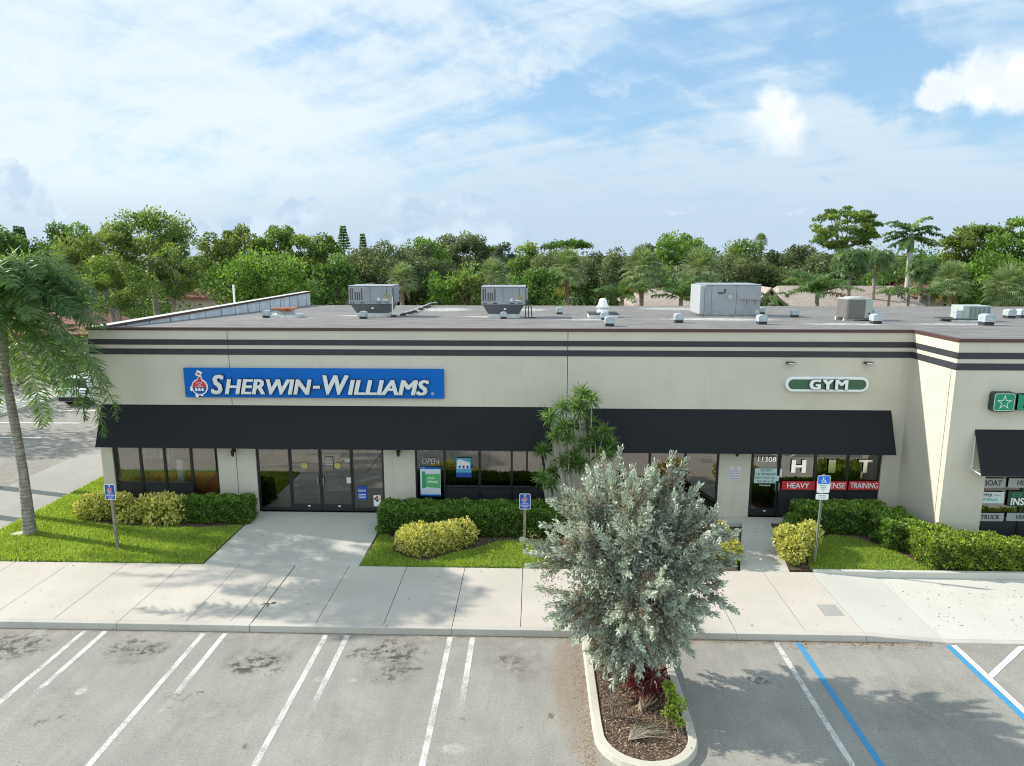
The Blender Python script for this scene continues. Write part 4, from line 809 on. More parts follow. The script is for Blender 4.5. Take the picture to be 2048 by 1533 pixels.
# ------------------------------------------------------------------ rooftop equipment
def rtu(px, py, wpx, hpx, label, side=.12):
    c = onroof(px, py); s = c.y/FPX*1.02; w_ = wpx*s/2; h = hpx*s; z = roofz(c.y)
    t = empty('air_conditioner', tuple(c), label, 'air conditioner'); y0 = c.y; dp = 1.3
    mb = MB(); mb.box(c.x-w_*.72, c.x+w_*.72, y0, y0+dp, z-.05, z+.15); mb.build('roof_curb', M_curbw, t)
    zb = z+.15; zm = zb+.42
    mb = MB(); mb.add([(c.x-w_*.70,y0+.05,zb),(c.x+w_*.70,y0+.05,zb),(c.x+w_*.70,y0+dp-.05,zb),(c.x-w_*.70,y0+dp-.05,zb),(c.x-w_*.95,y0-.15,zm),(c.x+w_*.95,y0-.15,zm),(c.x+w_*.95,y0+dp+.1,zm),(c.x-w_*.95,y0+dp+.1,zm)], [(0,3,2,1),(4,5,6,7),(0,1,5,4),(1,2,6,5),(2,3,7,6),(3,0,4,7)]); mb.box(c.x-w_*.69, c.x+w_*.69, y0+.04, y0+.06, zb, zb+.035); mb.build('curb_adapter', M_acd, t)
    zt = z+h
    mb = MB(); mb.box(c.x-w_, c.x+w_, y0-.2, y0+dp+.15, zm+.001, zm+.10); mb.build('base_rail', M_ac, t, bevel=.008)
    mb = MB(); yf = y0-.18; mb.box(c.x-w_+.01, c.x+w_-.01, yf, y0+dp+.12, zm+.101, zt-.03); mb.box(c.x-w_-.01, c.x+w_+.01, yf-.02, y0+dp+.14, zt-.029, zt); mb.build('cabinet', M_ac, t, bevel=.01)
    g = MB()
    for k, (dx, hh) in enumerate(((.06,.5),(.15,.5),(.27,.34),(.36,.34),(.45,.34),(.55,.5))): g.box(c.x-w_+dx, c.x-w_+dx+.055, yf-.006, yf-.001, zm+.16, zm+.16+hh)
    g.build('louvre', M_louv, t)
    g = MB(); g.box(c.x-.02, c.x-.005, yf-.004, yf-.001, zm+.11, zt-.05); g.box(c.x+w_*.35, c.x+w_*.62, yf-.005, yf-.001, zm+.35, zm+.352); g.box(c.x+w_-.25, c.x+w_-.235, yf-.004, yf-.001, zm+.11, zt-.05)
    for dx in (.08, .18, w_*2-.3, w_*2-.2): g.box(c.x-w_+dx, c.x-w_+dx+.06, y0-.206, y0-.201, zm+.03, zm+.07)
    for dx in (.5, w_*1.3): g.box(c.x-w_+dx, c.x-w_+dx+.18, y0-.206, y0-.201, zm+.03, zm+.065)
    g.build('panel_seam', M_ventd, t)
    g = MB(); g.box(c.x+w_*.32, c.x+w_*.42, yf-.008, yf-.002, zm+.15, zm+.25); g.box(c.x+.02, c.x+.12, y0-.16, y0-.12, zb+.2, zb+.26); g.box(c.x+w_*.55, c.x+w_*.8, yf-.007, yf-.002, zm+.15, zm+.19); g.build('label_plate', M_white, t)
    g = MB(); g.box(c.x+w_*.66, c.x+w_*.88, yf-.0095, yf-.0072, zm+.2, zm+.42); g.build('stain_patch', mat('yellow_stain', (.33,.28,.14), .7, var=.4, vscale=12), t)
    g = MB(); g.box(c.x+w_+.011, c.x+w_+.10, y0, y0+.6, zm+.12, zt-.1); g.build('side_hood', M_ac, t, bevel=.01)
    return c, w_, z, zm
a1 = rtu(744, 634, 86, 61, 'grey rooftop air conditioner on a tapered base above the blue sign')
a2 = rtu(1007, 636, 86, 61, 'grey rooftop air conditioner on a tapered base near the roof middle')
for (c, w_, z, zm), lb in ((a1, 'thin white pipe rising beside the left rooftop air conditioner'), (a2, 'dark hose bundle beside the middle rooftop air conditioner')):
    mb = MB(); x = c.x+w_+.02
    if 'white' in lb: mb.tube([(x-.03, c.y-.05, zm+.3), (x-.02, c.y-.22, zm+.1), (x-.02, c.y-.22, z+.1), (x+.03, c.y-.25, z+.03)], .02, 6, 0); mb.box(x-.08, x+.14, c.y-.32, c.y-.16, z, z+.10, 1)
    else:
        for k in range(3): mb.tube([(x-.05+k*.07, c.y-.1, zm+.2), (x+.0+k*.11, c.y-.22, zm-.1), (x-.02+k*.14, c.y-.22, z+.05), (x+.12+k*.16, c.y-.3, z+.02)], .024, 6, 1)
    tag(mb.build('pipe', [M_white, M_ventd]), lb, 'pipe')
# big grey unit
c = onroof(1462, 634); s = c.y/FPX*1.02; z = roofz(c.y); x0, x1 = c.x-52*s, c.x+55*s; zt = z+62*s; t = empty('air_conditioner', tuple(c), 'largest rust-streaked grey air conditioner right of the roof middle', 'air conditioner')
mb = MB(); mb.box(x0+.05, x1-.05, c.y+.05, c.y+1.9, z-.08, z+.06); mb.build('roof_curb', M_curbw, t)
mb = MB(); mb.box(x0, x1, c.y, c.y+2.0, z+.061, zt-.03); mb.box(x0-.02, x1+.02, c.y-.02, c.y+2.02, zt-.029, zt); mb.build('cabinet', M_ac, t, bevel=.012)
mb = MB(); mb.box(x0-.2, x0-.001, c.y+.05, c.y+1.95, z+.1, zt-.05); mb.build('side_hood', mat('side_hood_grey', (.36,.38,.41), .5), t, bevel=.01)
mb = MB(); xm = x0+.56*(x1-x0)
for x in (x0+.28, xm): mb.box(x, x+.014, c.y-.005, c.y-.001, z+.1, zt-.04)
mb.box(x0+.55, x0+.78, c.y-.008, c.y-.001, zt-.42, zt-.33); mb.box(x0+.8, x0+.9, c.y-.005, c.y-.001, zt-.38, zt-.2)
for k in range(5): mb.box(x0+.1+k*.48, x0+.3+k*.48, c.y-.005, c.y+.03, z+.062, z+.085)
mb.build('panel_seam', M_louv, t)
mb = MB(); mb.box(xm-.33, xm-.2, c.y-.007, c.y-.001, zt-.6, zt-.45); mb.box(x0+.42, x0+.5, c.y-.006, c.y-.001, z+.12, z+.16); mb.box(x1-.2, x1-.05, c.y-.006, c.y-.001, z+.15, z+.3); mb.build('label_plate', mat('label_pale', (.5,.5,.42), .6), t)
mb = MB(); rr_ = random.Random(4)
for k in range(12): xx = xm+.2+k*.075; l = rr_.uniform(.05, .35); mb.add([(xx, c.y-.004, zt-.66), (xx+rr_.uniform(.02, .07), c.y-.004, zt-.66), (xx+.02, c.y-.004, zt-.66-l)], [(0,1,2)])
mb.box(xm+.18, x1-.06, c.y-.0045, c.y-.002, zt-.68, zt-.65); mb.build('rust_streak', mat('rust_streaks', (.16,.12,.13), .8, var=.3, vscale=9), t)
# round condenser
c = onroof(1706, 641); s = c.y/FPX*1.02; z = roofz(c.y); t = empty('condenser_unit', tuple(c), 'brown ribbed condenser with a pale panel standing on roof rails', 'air conditioner')
mb = MB(); mb.box(c.x-.5, c.x+.55, c.y-.3, c.y-.2, z-.02, z+.1); mb.box(c.x-.5, c.x+.55, c.y+.45, c.y+.55, z-.03, z+.1); mb.build('rail', M_curbw, t)
mb = MB(); hw = 24*s; P = rrect(c.x-hw, c.x+hw, c.y-.45, c.y-.45+2*hw, .16, 4); mb.prism(P, z+.13, z+.13+.72); 
for k in range(16): mb.prism([(c.x+(p[0]-c.x)*1.012, p[1]+(-.004)) for p in P], z+.16+k*.043, z+.175+k*.043)
mb.build('coil_guard', M_rib, t)
mb = MB(); mb.prism([(c.x+(p[0]-c.x)*1.03, (c.y-.45+hw)+(p[1]-(c.y-.45+hw))*1.03) for p in P], z+.851, z+.90); mb.lathe((c.x, c.y-.45+hw, z+.9), [(hw*.8, 0), (hw*.75, .04), (.1, .06)], 16); mb.build('fan_top', mat('fan_top', (.40,.41,.38), .5), t)
mb = MB(); mb.box(c.x+hw*.45, c.x+hw*1.03, c.y-.47, c.y-.456, z+.14, z+.85); mb.build('service_panel', M_grn, t)
mb = MB(); mb.box(c.x+hw+.06, c.x+hw+.2, c.y-.5, c.y-.4, z+.2, z+.45); mb.build('switch_box', M_vent, t)
mb = MB()
for k in range(4): mb.tube([(c.x+hw*.7+.05*k, c.y-.5, z+.35-.05*k), (c.x+hw+.05, c.y-.56, z+.2), (c.x+hw*.3+.2*k, c.y-.6, z+.06), (c.x-.2+.25*k, c.y-.55, z+.03)], .018, 6)
mb.build('line_set', M_ventd, t)
# flat condenser
c = onroof(1940, 644); z = roofz(c.y); s = c.y/FPX*1.02; t = empty('condenser_unit', tuple(c), 'low pale green louvred condenser at the right end of the roof', 'air conditioner')
mb = MB(); mb.box(c.x-.75, c.x+.75, c.y-.1, c.y+.02, z-.02, z+.09); mb.box(c.x-.75, c.x+.75, c.y+.6, c.y+.7, z-.03, z+.09); mb.build('rail', M_curbw, t)
mb = MB(); mb.box(c.x-.95, c.x+.8, c.y-.12, c.y+.8, z+.091, z+.12); mb.build('platform', M_ventd, t)
mb = MB(); mb.box(c.x-.35, c.x+.72, c.y-.05, c.y+.75, z+.121, z+.62); mb.build('cabinet', M_grn, t, bevel=.01)
mb = MB()
for k in range(5): mb.box(c.x-.1+k*.165, c.x+.03+k*.165, c.y-.056, c.y-.051, z+.16, z+.57)
mb.build('louvre', mat('sage_louvre', (.17,.20,.19), .7), t)
mb = MB(); mb.box(c.x-.62, c.x-.38, c.y-.1, c.y+.1, z+.13, z+.45); mb.build('switch_box', M_vent, t, bevel=.01)
# hooded vents
def vent(px, py, label, sc=1.):
    c = onroof(px, py); z = roofz(c.y); t = empty('roof_vent', tuple(c), label, 'roof vent', 'small hooded roof vents')
    r = .135*sc; mb = MB(); mb.box(c.x-r, c.x+r, c.y-r, c.y+r, z-.03, z+.12*sc); mb.build('flashing', M_ventd, t)
    mb = MB(); prof = [(c.x-r*1.12, z+.10*sc)]+[(c.x-r*1.12+r*2.24*(1-math.cos(a))/2, z+.26*sc+.06*sc*math.sin(a)) for a in np.linspace(0, math.pi, 7)]+[(c.x+r*1.12, z+.10*sc)]
    mb.prism(prof, c.y-r*1.2, c.y+r*1.1, 'y'); mb.build('hood', M_vent, t, bevel=.008)
VL = [(534,636,'hooded roof vent at the far left beside the rusty fan',1), (727,638,'hooded roof vent in front of the left air conditioner',1), (1007,638,'hooded roof vent in front of the middle air conditioner',.9), (1119,629,'hooded roof vent behind and left of the white mushroom fan',1), (1209,640,'hooded roof vent touching the mushroom fan base',1),
 (1219,653,'hooded roof vent nearest the roof edge below the mushroom fan',1.1), (1357,646,'hooded roof vent alone left of the largest air conditioner',1.1), (1523,649,'hooded roof vent in front of the right end of the largest air conditioner',1.1), (1522,629,'hooded roof vent behind the right end of the largest air conditioner',1.), (1589,635,'hooded roof vent between the largest unit and the round condenser',1.), (1751,648,'square hooded roof vent touching the round condenser',1.15), (1972,651,'hooded roof vent in front of the low green condenser',1.3), (2018,637,'hooded roof vent right of the low green condenser',1.2), (2043,636,'hooded roof vent at the right photo edge',1.2)]
for v_ in VL: vent(*v_)
c = onroof(1207, 636); z = roofz(c.y); t = empty('exhaust_fan', tuple(c), 'white mushroom exhaust fan on a wide curb at the roof middle', 'roof fan')
mb = MB(); mb.box(c.x-.62, c.x+.62, c.y-.1, c.y+1., z-.05, z+.14); mb.build('roof_curb', M_curbw, t); mb = MB(); mb.box(c.x-.64, c.x+.64, c.y-.12, c.y+1.02, z+.141, z+.18); mb.build('curb_top', M_ventd, t)
mb = MB(); mb.lathe((c.x, c.y+.4, z+.18), [(.26,0),(.26,.12),(.20,.14),(.20,.2),(.28,.22),(.28,.28),(.2,.36),(.17,.52),(.13,.6),(.05,.62)], 20); mb.build('fan_housing', M_white, t, smooth=True)
c = onroof(566, 636); z = roofz(c.y); t = empty('exhaust_fan', tuple(c), 'rusty flat-topped exhaust fan near the left parapet', 'roof fan')
mb = MB(); mb.box(c.x-.62, c.x+.62, c.y-.1, c.y+.9, z-.05, z+.12); mb.build('roof_curb', M_curbw, t); mb = MB(); mb.box(c.x-.3, c.x+.3, c.y+.1, c.y+.7, z+.121, z+.34); mb.build('fan_housing', M_vent, t)
mb = MB(); mb.box(c.x-.46, c.x+.42, c.y-.05, c.y+.85, z+.345, z+.39); mb.box(c.x-.1, c.x+.4, c.y-.06, c.y-.052, z+.27, z+.385); mb.build('rusty_cover', M_rust, t)
# gas line with blocks
mb = MB(); pts = [onroof(*p_)+Vector((0,0,.14)) for p_ in ((800,634),(820,629),(846,618),(862,611),(875,609.5))]; mb.tube(pts, .03, 6); t = mb.build('roof_pipe', M_curbw); tag(t, 'pale gas pipe snaking back over dark blocks right of the left unit', 'pipe')
for k, (px, py) in enumerate(((806,631.5),(818,628.5),(823,627),(829,625.5),(842,620.5),(851,616.5),(857,615))):
    c = onroof(px, py); mb = MB(); mb.box(c.x-.13, c.x+.13, c.y-.08, c.y+.08, roofz(c.y)-.01, roofz(c.y)+.10); tag(mb.build('support_block', mat('block_wood', (.07,.055,.05), .9), None, bevel=.01), 'dark block under the roof gas pipe', 'block', 'dark blocks under the roof gas pipe')
p = onY(521, 597, D+14.); mb = MB(); p2 = onY(520, 570, D+14.); mb.tube([(XL-1.2, p.y, 0), (XL-1.2, p.y, p2.z)], .055, 8)
tag(mb.build('standpipe', M_white), 'white upright pipe behind the left parapet', 'pipe')

# ------------------------------------------------------------------ vegetation helpers
def tubes_obj(name, branches, m, parent, n=6):
    mb = MB()
    for pts, rad in branches: mb.tube(pts, rad, n)
    return mb.build(name, m, parent, smooth=True)
def crown_leaves(rg, C, Rb, n, L, up=.25, flatz=.8):
    """leaf clusters around blob centres C with radii Rb"""
    k = rg.integers(0, len(C), n); dirs = unit(rg.normal(size=(n, 3))*np.array([1, 1, flatz])); rad = Rb[k]*(rg.beta(4, 1.3, n))
    P = C[k]+dirs*rad[:, None]*np.array([1, 1, flatz])
    Dr = unit(dirs*.6+rg.normal(size=(n, 3))*.8+np.array([0, 0, up])); ll = rg.uniform(.6, 1.25, n)*L
    q = leafq(P, Dr, ll, ll*.62, rg)
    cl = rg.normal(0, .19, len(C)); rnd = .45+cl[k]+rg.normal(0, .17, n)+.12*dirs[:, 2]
    return q, rnd
SEED = [100]
def tree(name, label, px, ytop, hw, Y, lm, ybot=620, blob=.34, dens=1., L=.34, flat=.9, bark=None, shape='round', trunkpx=None, nb=None, group='trees standing beyond the roof', cat='tree'):
    SEED[0] += 1; rg = np.random.default_rng(SEED[0]); top = onY(px, ytop, Y); X = top.x; bot = max(onY(px, ybot, Y).z, 1.2); Rx = hw*Y/FPX*1.02; H = top.z; cz = (H+bot)/2; Rz = (H-bot)/2
    nb = nb or int(26+Rx*5); Rb0 = blob*min(Rx, 4.)
    V_ = unit(rg.normal(size=(nb, 3))); rad = rg.uniform(.35, 1., nb)**.5
    if shape == 'umbrella': V_[:, 2] = np.abs(V_[:, 2])*.9-.1; 
    C = np.stack([X+V_[:, 0]*rad*(Rx-Rb0*.7), Y+V_[:, 1]*rad*(Rx*.8-Rb0*.5), cz+V_[:, 2]*rad*(Rz-Rb0*.55)], 1)
    if shape == 'umbrella': C[:, 2] = H-Rb0-(1-np.sqrt(np.maximum(0, 1-(V_[:, 0]*rad)**2)))*Rz*.9-rg.uniform(0, .45, nb)*Rz
    Rb = Rb0*rg.uniform(.65, 1.25, nb)
    C[:, 2] = np.minimum(C[:, 2], H-Rb*.75)
    area = math.pi*hw*max(20, (min(ybot, 625)-ytop)/2); L = L*.85; n = int(min(24000, area/((L*FPX/Y)**2*.32)*6.5*dens))
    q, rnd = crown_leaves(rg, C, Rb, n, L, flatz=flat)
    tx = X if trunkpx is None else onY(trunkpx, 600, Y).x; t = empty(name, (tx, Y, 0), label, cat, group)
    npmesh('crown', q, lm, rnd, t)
    br = []; base = Vector((tx, Y, 0)); fork = Vector((X*.7+tx*.3, Y, max(bot*.9, cz-Rz*.75))); r0 = .05+.015*Rx+.007*H
    br.append(([base, base.lerp(fork, .5)+Vector((rg.uniform(-.2, .2), 0, 0)), fork], [r0*1.25, r0, r0*.85]))
    for k in rg.permutation(nb)[:min(nb, 14)]:
        c = Vector(C[k]); m1 = fork.lerp(c, .5)+Vector((rg.uniform(-.3, .3), rg.uniform(-.3, .3), -.12*(c-fork).length)); br.append(([fork, m1, c], [r0*.5, r0*.28, r0*.08]))
    tubes_obj('trunk', br, bark or M_barkd, t); return t
def frond_quads(rg, root, dirh, length, rise, droop, nl, ll, lw, plume=.5, sag=.55):
    """one pinnate frond: rachis points + leaflet quads (two segments each)"""
    T = np.linspace(0, 1, 14); hx = np.array([math.cos(dirh), math.sin(dirh)]); ang = rise-(rise+droop)*T**1.25
    st = length/13; P = [np.array(root, float)]
    for a in ang[1:]: P.append(P[-1]+st*np.array([hx[0]*math.cos(a), hx[1]*math.cos(a), math.sin(a)]))
    P = np.array(P); tt = np.repeat(np.linspace(.14, .99, nl), 2); sidesign = np.tile([1, -1], nl); k = tt*13; i = np.minimum(k.astype(int), 12); f = (k-i)[:, None]
    pos = P[i]*(1-f)+P[i+1]*f; tan = unit(P[i+1]-P[i]); side = np.array([-hx[1], hx[0], 0]); nor = np.cross(tan, side)
    n = len(tt); env = np.sin(np.clip(tt*1.02, 0, 1)*math.pi)**.5*.75+.25
    d1 = unit(side*sidesign[:, None]*(.9)+tan*.55+nor*rg.normal(.15, plume*.6, n)[:, None]+rg.normal(0, .10, (n, 3)))
    L = ll*env*rg.uniform(.8, 1.15, n); mid = pos+d1*L[:, None]*.5
    d2 = unit(d1+np.array([0, 0, -1.])*(sag+rg.uniform(0, .45, n))[:, None]); tip = mid+d2*L[:, None]*.55
    wv = unit(np.cross(d1, nor+rg.normal(0, .3, (n, 3))))*lw*.5
    q = np.concatenate([np.stack([pos-wv*.4, mid-wv, mid+wv, pos+wv*.4], 1), np.stack([mid-wv, tip, tip, mid+wv], 1)])
    return q, P
def pinnate_palm(name, label, base, top, Lf, nf, lm, ll=.5, lw=.05, nl=45, r0=.16, rises=(-.35, 1.2), droop=(.9, 1.5), bark=None, group=None, seed=1, trunkpts=None, azs=None, shaft=None, dead=0, sag=.55, plume=.5, hang=0):
    rg = np.random.default_rng(seed); t = empty(name, tuple(base), label, 'palm', group); top = Vector(top); base = Vector(base)
    pts = trunkpts or [base, base.lerp(top, .5)+Vector((.06, 0, 0)), top]
    rad = [r0*1.35]+[r0*(1-.25*k/(len(pts)-1)) for k in range(1, len(pts))]
    fine = []; fr = []
    for a, b, ra, rb in zip(pts, pts[1:], rad, rad[1:]):
        for k in range(8): fine.append(Vector(a).lerp(Vector(b), k/8)); fr.append((ra+(rb-ra)*k/8)*(1+.04*(k % 2)))
    fine.append(Vector(pts[-1])); fr.append(rad[-1])
    tubes_obj('trunk', [(fine, fr)], bark or M_bark, t, 12)
    if shaft: tubes_obj('crownshaft', [([top-Vector((0,0,shaft)), top-Vector((0,0,shaft*.4)), top+Vector((0,0,.1))], [r0*.95, r0*.9, r0*.3])], mat('green_shaft', (.14,.22,.06), .4), t, 10)
    Q = []; RN = []; MI = []; rach = []
    for k in range(nf):
        az = azs[k] if azs else k*2.39996+rg.uniform(-.25, .25); f = k/max(1, nf-1); rise = rises[1]+(rises[0]-rises[1])*f+rg.uniform(-.12, .12); dr = droop[0]+(droop[1]-droop[0])*rg.uniform(0, 1)
        fl = Lf*rg.uniform(.85, 1.1)
        if hang and k >= nf-hang: rise, dr, fl = rg.uniform(-.5, .1), rg.uniform(1.5, 1.57), Lf*rg.uniform(1.25, 1.6)
        q, P = frond_quads(rg, (top.x, top.y, top.z), az, fl, rise, dr, nl, ll, lw, plume, sag); c_ = rg.normal(.45, .15)
        Q.append(q); RN.append(np.full(len(q), c_)+rg.normal(0, .12, len(q))); MI.append(np.full(len(q), 1 if k >= nf-dead else 0)); rach.append(([Vector(p) for p in P], list(np.linspace(.022*Lf/2.5+.004, .004, len(P)))))
    cr = npmesh('crown', np.concatenate(Q), [lm, L_dead], np.concatenate(RN), t, mi=np.concatenate(MI)); tubes_obj('frond_rib', rach, mat('frond_stalk', (.16,.20,.07), .5), cr, 5)
    return t
def fan_palm(name, label, px, ytop, hw, Y, trunkpx=None, dead=.3, seed=1, bark=None, group='cabbage palms beyond the roof'):
    rg = np.random.default_rng(seed); top = onY(px, ytop, Y); Rr = hw*.93*Y/FPX; cz = top.z-Rr*.9; X = top.x; bx = onY(trunkpx or px, 600, Y).x
    t = empty(name, (bx, Y, 0), label, 'palm', group)
    tubes_obj('trunk', [([Vector((bx, Y, 0)), Vector((bx*.6+X*.4, Y, cz*.5)), Vector((X, Y, cz))], [.19, .15, .17])], bark or mat('sabal_bark', (.30,.22,.16), .9, var=.3, vscale=5), t, 10)
    Q = []; RN = []; MI = []; nf = 70
    for k in range(nf):
        az = k*2.39996; isd = k >= nf*(1-dead); el = (1.5-2.0*(k/nf)/(1-dead)) if not isd else rg.uniform(-1.4, -.9)
        pd_ = np.array([math.cos(az)*math.cos(el), math.sin(az)*math.cos(el), math.sin(el)]); root = np.array([X, Y, cz]); pl = Rr*rg.uniform(.38, .58); c = root+pd_*pl-np.array([0, 0, .10*Rr*(1-math.sin(el))])
        m = 16; A = np.linspace(-1.25, 1.25, m); side = unit(np.cross(pd_, [0, 0, 1.])); upv = np.cross(side, pd_)
        dv = unit(pd_[None]*np.cos(A)[:, None]+side[None]*np.sin(A)[:, None]+upv[None]*(.25*np.abs(np.sin(A)))[:, None]); L = Rr*rg.uniform(.5, .62)*(1-.25*np.abs(A)/1.25)
        mid = c+dv*L[:, None]*.55; d2 = unit(dv+np.array([0, 0, -1])*(rg.uniform(.2, .7, m)+max(0, .55-.6*el))[:, None]); tip = mid+d2*L[:, None]*.55
        wv = unit(np.cross(dv, upv))*L[:, None]*.045
        Q += [np.stack([np.repeat(c[None], m, 0), mid-wv, tip, mid+wv], 1)]; RN.append(rg.normal(.5 if not isd else .5, .2, m)); MI.append(np.full(m, 1 if isd else 0))
        w1 = side*.02; Q.append(np.stack([root-w1, c-w1, c+w1, root+w1])[None]); RN.append(np.array([.6])); MI.append(np.array([0]))
    npmesh('crown', np.concatenate(Q), [L_sabal, L_dead], np.concatenate(RN), t, mi=np.concatenate(MI)); return t
def surf_leaves(rg, n, boxes, L, lm, name, parent, aspect=.6, up=.3, rn=(.45, .2), jit=.05, round_=.1, patch=None):
    """leaves over the faces of boxes (x0,x1,y0,y1,z0,z1) with bumpy, rounded skin"""
    Ps = []; Ds = []
    A = np.array([[(b[3]-b[2])*(b[5]-b[4])]*2+[(b[1]-b[0])*(b[5]-b[4])]*2+[(b[1]-b[0])*(b[3]-b[2])] for b in boxes]); pr_ = A.ravel()/A.sum(); pick = rg.choice(len(pr_), n, p=pr_)
    bi = pick//5; fi = pick % 5; Bx = np.array(boxes)[bi]; U = rg.uniform(0, 1, (n, 3)); P = Bx[:, [0, 2, 4]]+U*(Bx[:, [1, 3, 5]]-Bx[:, [0, 2, 4]]); N = np.zeros((n, 3))
    for f, (ax, hi, sg) in enumerate(((0, 0, -1), (0, 1, 1), (1, 2, -1), (1, 3, 1), (2, 5, 1))):
        k = fi == f; P[k, ax] = Bx[k, hi]; N[k, ax] = sg
    c = (Bx[:, [0, 2, 4]]+Bx[:, [1, 3, 5]])/2; h = (Bx[:, [1, 3, 5]]-Bx[:, [0, 2, 4]])/2
    rel = (P-c)/h; over = np.clip(np.abs(rel)-(1-round_/h), 0, 1)*h; cut = np.sort(over, 1)[:, 1]*.6; P = P-N*cut[:, None]
    bump = np.sin(P[:, 0]*5.1+P[:, 2]*4)*np.sin(P[:, 1]*4.7+1)*.5+np.sin(P[:, 0]*11+P[:, 1]*9+P[:, 2]*13)*.5
    P = P+N*(bump*jit)[:, None]-N*np.abs(rg.normal(0, jit*.7, n))[:, None]
    Dr = unit(N*.6+rg.normal(size=(n, 3))*.7+np.array([0, 0, up])); ll = L*rg.uniform(.6, 1.3, n); q = leafq(P, Dr, ll, ll*aspect, rg)
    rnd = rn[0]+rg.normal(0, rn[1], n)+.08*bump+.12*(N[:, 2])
    if patch is not None: rnd = rnd+patch(P)
    return npmesh(name, q, lm, rnd, parent)
def hedge(label, boxes, lm, n, L=.05, name='clipped_hedge', cat='hedge', aspect=.6, jit=.06, rn=(.42, .24), round_=.12, group='clipped hedges along the shop fronts', core=(.03,.045,.015), patch=None):
    SEED[0] += 1; rg = np.random.default_rng(SEED[0]); b = boxes[0]; t = empty(name, ((b[0]+b[1])/2, (b[2]+b[3])/2, .14), label, cat, group)
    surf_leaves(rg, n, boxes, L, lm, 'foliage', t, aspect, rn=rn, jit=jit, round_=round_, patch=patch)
    mb = MB()
    for k, (x0, x1, y0, y1, z0, z1) in enumerate(boxes): e = .09+.003*k; mb.box(x0+e, x1-e, y0+e, y1-e, .1-.004*k, z1-e)
    mb.build('twig_core', mat('twig_core', core, .95), t, bevel=.05); return t
def blobs_bush(label, name, blobs, lm, n, L, rn=(.5, .22), cat='shrub', group=None, aspect=.5, core=True, flatz=1.):
    SEED[0] += 1; rg = np.random.default_rng(SEED[0]); C = np.array([b[:3] for b in blobs]); Rb = np.array([b[3] for b in blobs]); t = empty(name, (C[0, 0], C[0, 1], .14), label, cat, group)
    k = rg.choice(len(C), n, p=Rb**2/np.sum(Rb**2)); dirs = unit(rg.normal(size=(n, 3))); P = C[k]+dirs*(Rb[k]*rg.beta(7, 1.2, n))[:, None]*(1+.08*np.sin(dirs[:, :1]*9+dirs[:, 2:]*7)); P[:, 2] = np.maximum(P[:, 2], .16)
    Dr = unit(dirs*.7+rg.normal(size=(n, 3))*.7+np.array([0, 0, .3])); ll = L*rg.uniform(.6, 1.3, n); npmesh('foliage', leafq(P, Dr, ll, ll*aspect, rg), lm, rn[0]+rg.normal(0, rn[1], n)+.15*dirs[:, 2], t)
    tubes_obj('stem', [([Vector((x, y, .1)), Vector((x+rg.uniform(-.05, .05), y, max(.2, z))), Vector((x, y, z+r*.7))], [.03, .022, .008]) for x, y, z, r in blobs]+[([Vector((x, y, .1)), Vector((x+rg.uniform(-.8, .8)*r, y+rg.uniform(-.8, .8)*r, z+r*.4))], [.018, .006]) for x, y, z, r in blobs for _ in range(4)], M_barkd, t, 5); return t

# ------------------------------------------------------------------ hedges and shrubs along the shops
hedge('clipped dark green hedge under the full-height left window beside the entrance', [(-11.2,-9.0,20.78,21.45,.12,.92)], L_hedge, 9000, L=.085)
hedge('long clipped dark green hedge running right from the entrance to the dracaena', [(-4.72,2.2,20.0,21.1,.12,.95)], L_hedge, 24000, L=.085)
blobs_bush('loose yellow variegated shrub row under the leftmost shop windows', 'variegated_shrub', [(-14.35,21.2,.5,.42),(-13.8,21.15,.6,.42),(-13.3,21.1,.62,.40),(-12.75,20.9,.35,.28),(-12.3,21.05,.58,.42),(-11.8,21.0,.62,.42),(-11.3,20.95,.6,.38),(-13.0,20.75,.3,.22),(-12.0,20.65,.32,.25),(-11.4,20.65,.32,.22)], L_croton, 8000, .12, (.52,.28), group='yellow variegated shrubs')
blobs_bush('round clipped yellow variegated shrub in front of the long hedge', 'variegated_shrub', [(-3.55,18.95,.48,.42),(-3.2,18.8,.48,.46),(-2.8,18.95,.5,.46),(-2.45,19.2,.5,.44),(-2.05,19.5,.5,.42),(-3.3,19.1,.5,.42)], L_croton, 9000, .085, (.55,.26), group='yellow variegated shrubs')
blobs_bush('yellow variegated shrub half behind the right side of the silver tree', 'variegated_shrub', [(5.1,18.7,.5,.38),(5.4,18.5,.5,.4),(5.3,18.9,.75,.36),(4.8,18.9,.55,.38)], L_croton, 4500, .11, (.55,.26), group='yellow variegated shrubs')
blobs_bush('leggy yellow variegated shrub at the foot of the wheelchair parking sign', 'variegated_shrub', [(7.2,18.45,.55,.36),(7.45,18.65,.7,.36),(7.15,18.8,.75,.34),(7.75,18.95,.75,.34),(8.0,19.3,.7,.3)], L_croton, 5000, .11, (.52,.28), group='yellow variegated shrubs')
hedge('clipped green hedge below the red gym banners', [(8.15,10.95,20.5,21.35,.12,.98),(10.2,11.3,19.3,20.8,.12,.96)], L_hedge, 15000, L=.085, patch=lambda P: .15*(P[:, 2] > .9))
hedge('clipped light yellow-green hedge running along the right shop to the photo edge', [(10.75,11.9,18.1,19.5,.12,.94),(11.6,13.0,18.05,19.1,.12,.9),(12.9,16.5,18.1,18.9,.12,.82)], L_hedge2, 17000, L=.09, core=(.05,.06,.015))
blobs_bush('small loose green bush at the left end of the gym hedge', 'green_bush', [(8.0,20.6,.5,.3),(7.75,20.3,.4,.25)], L_hedge, 1800, .07)
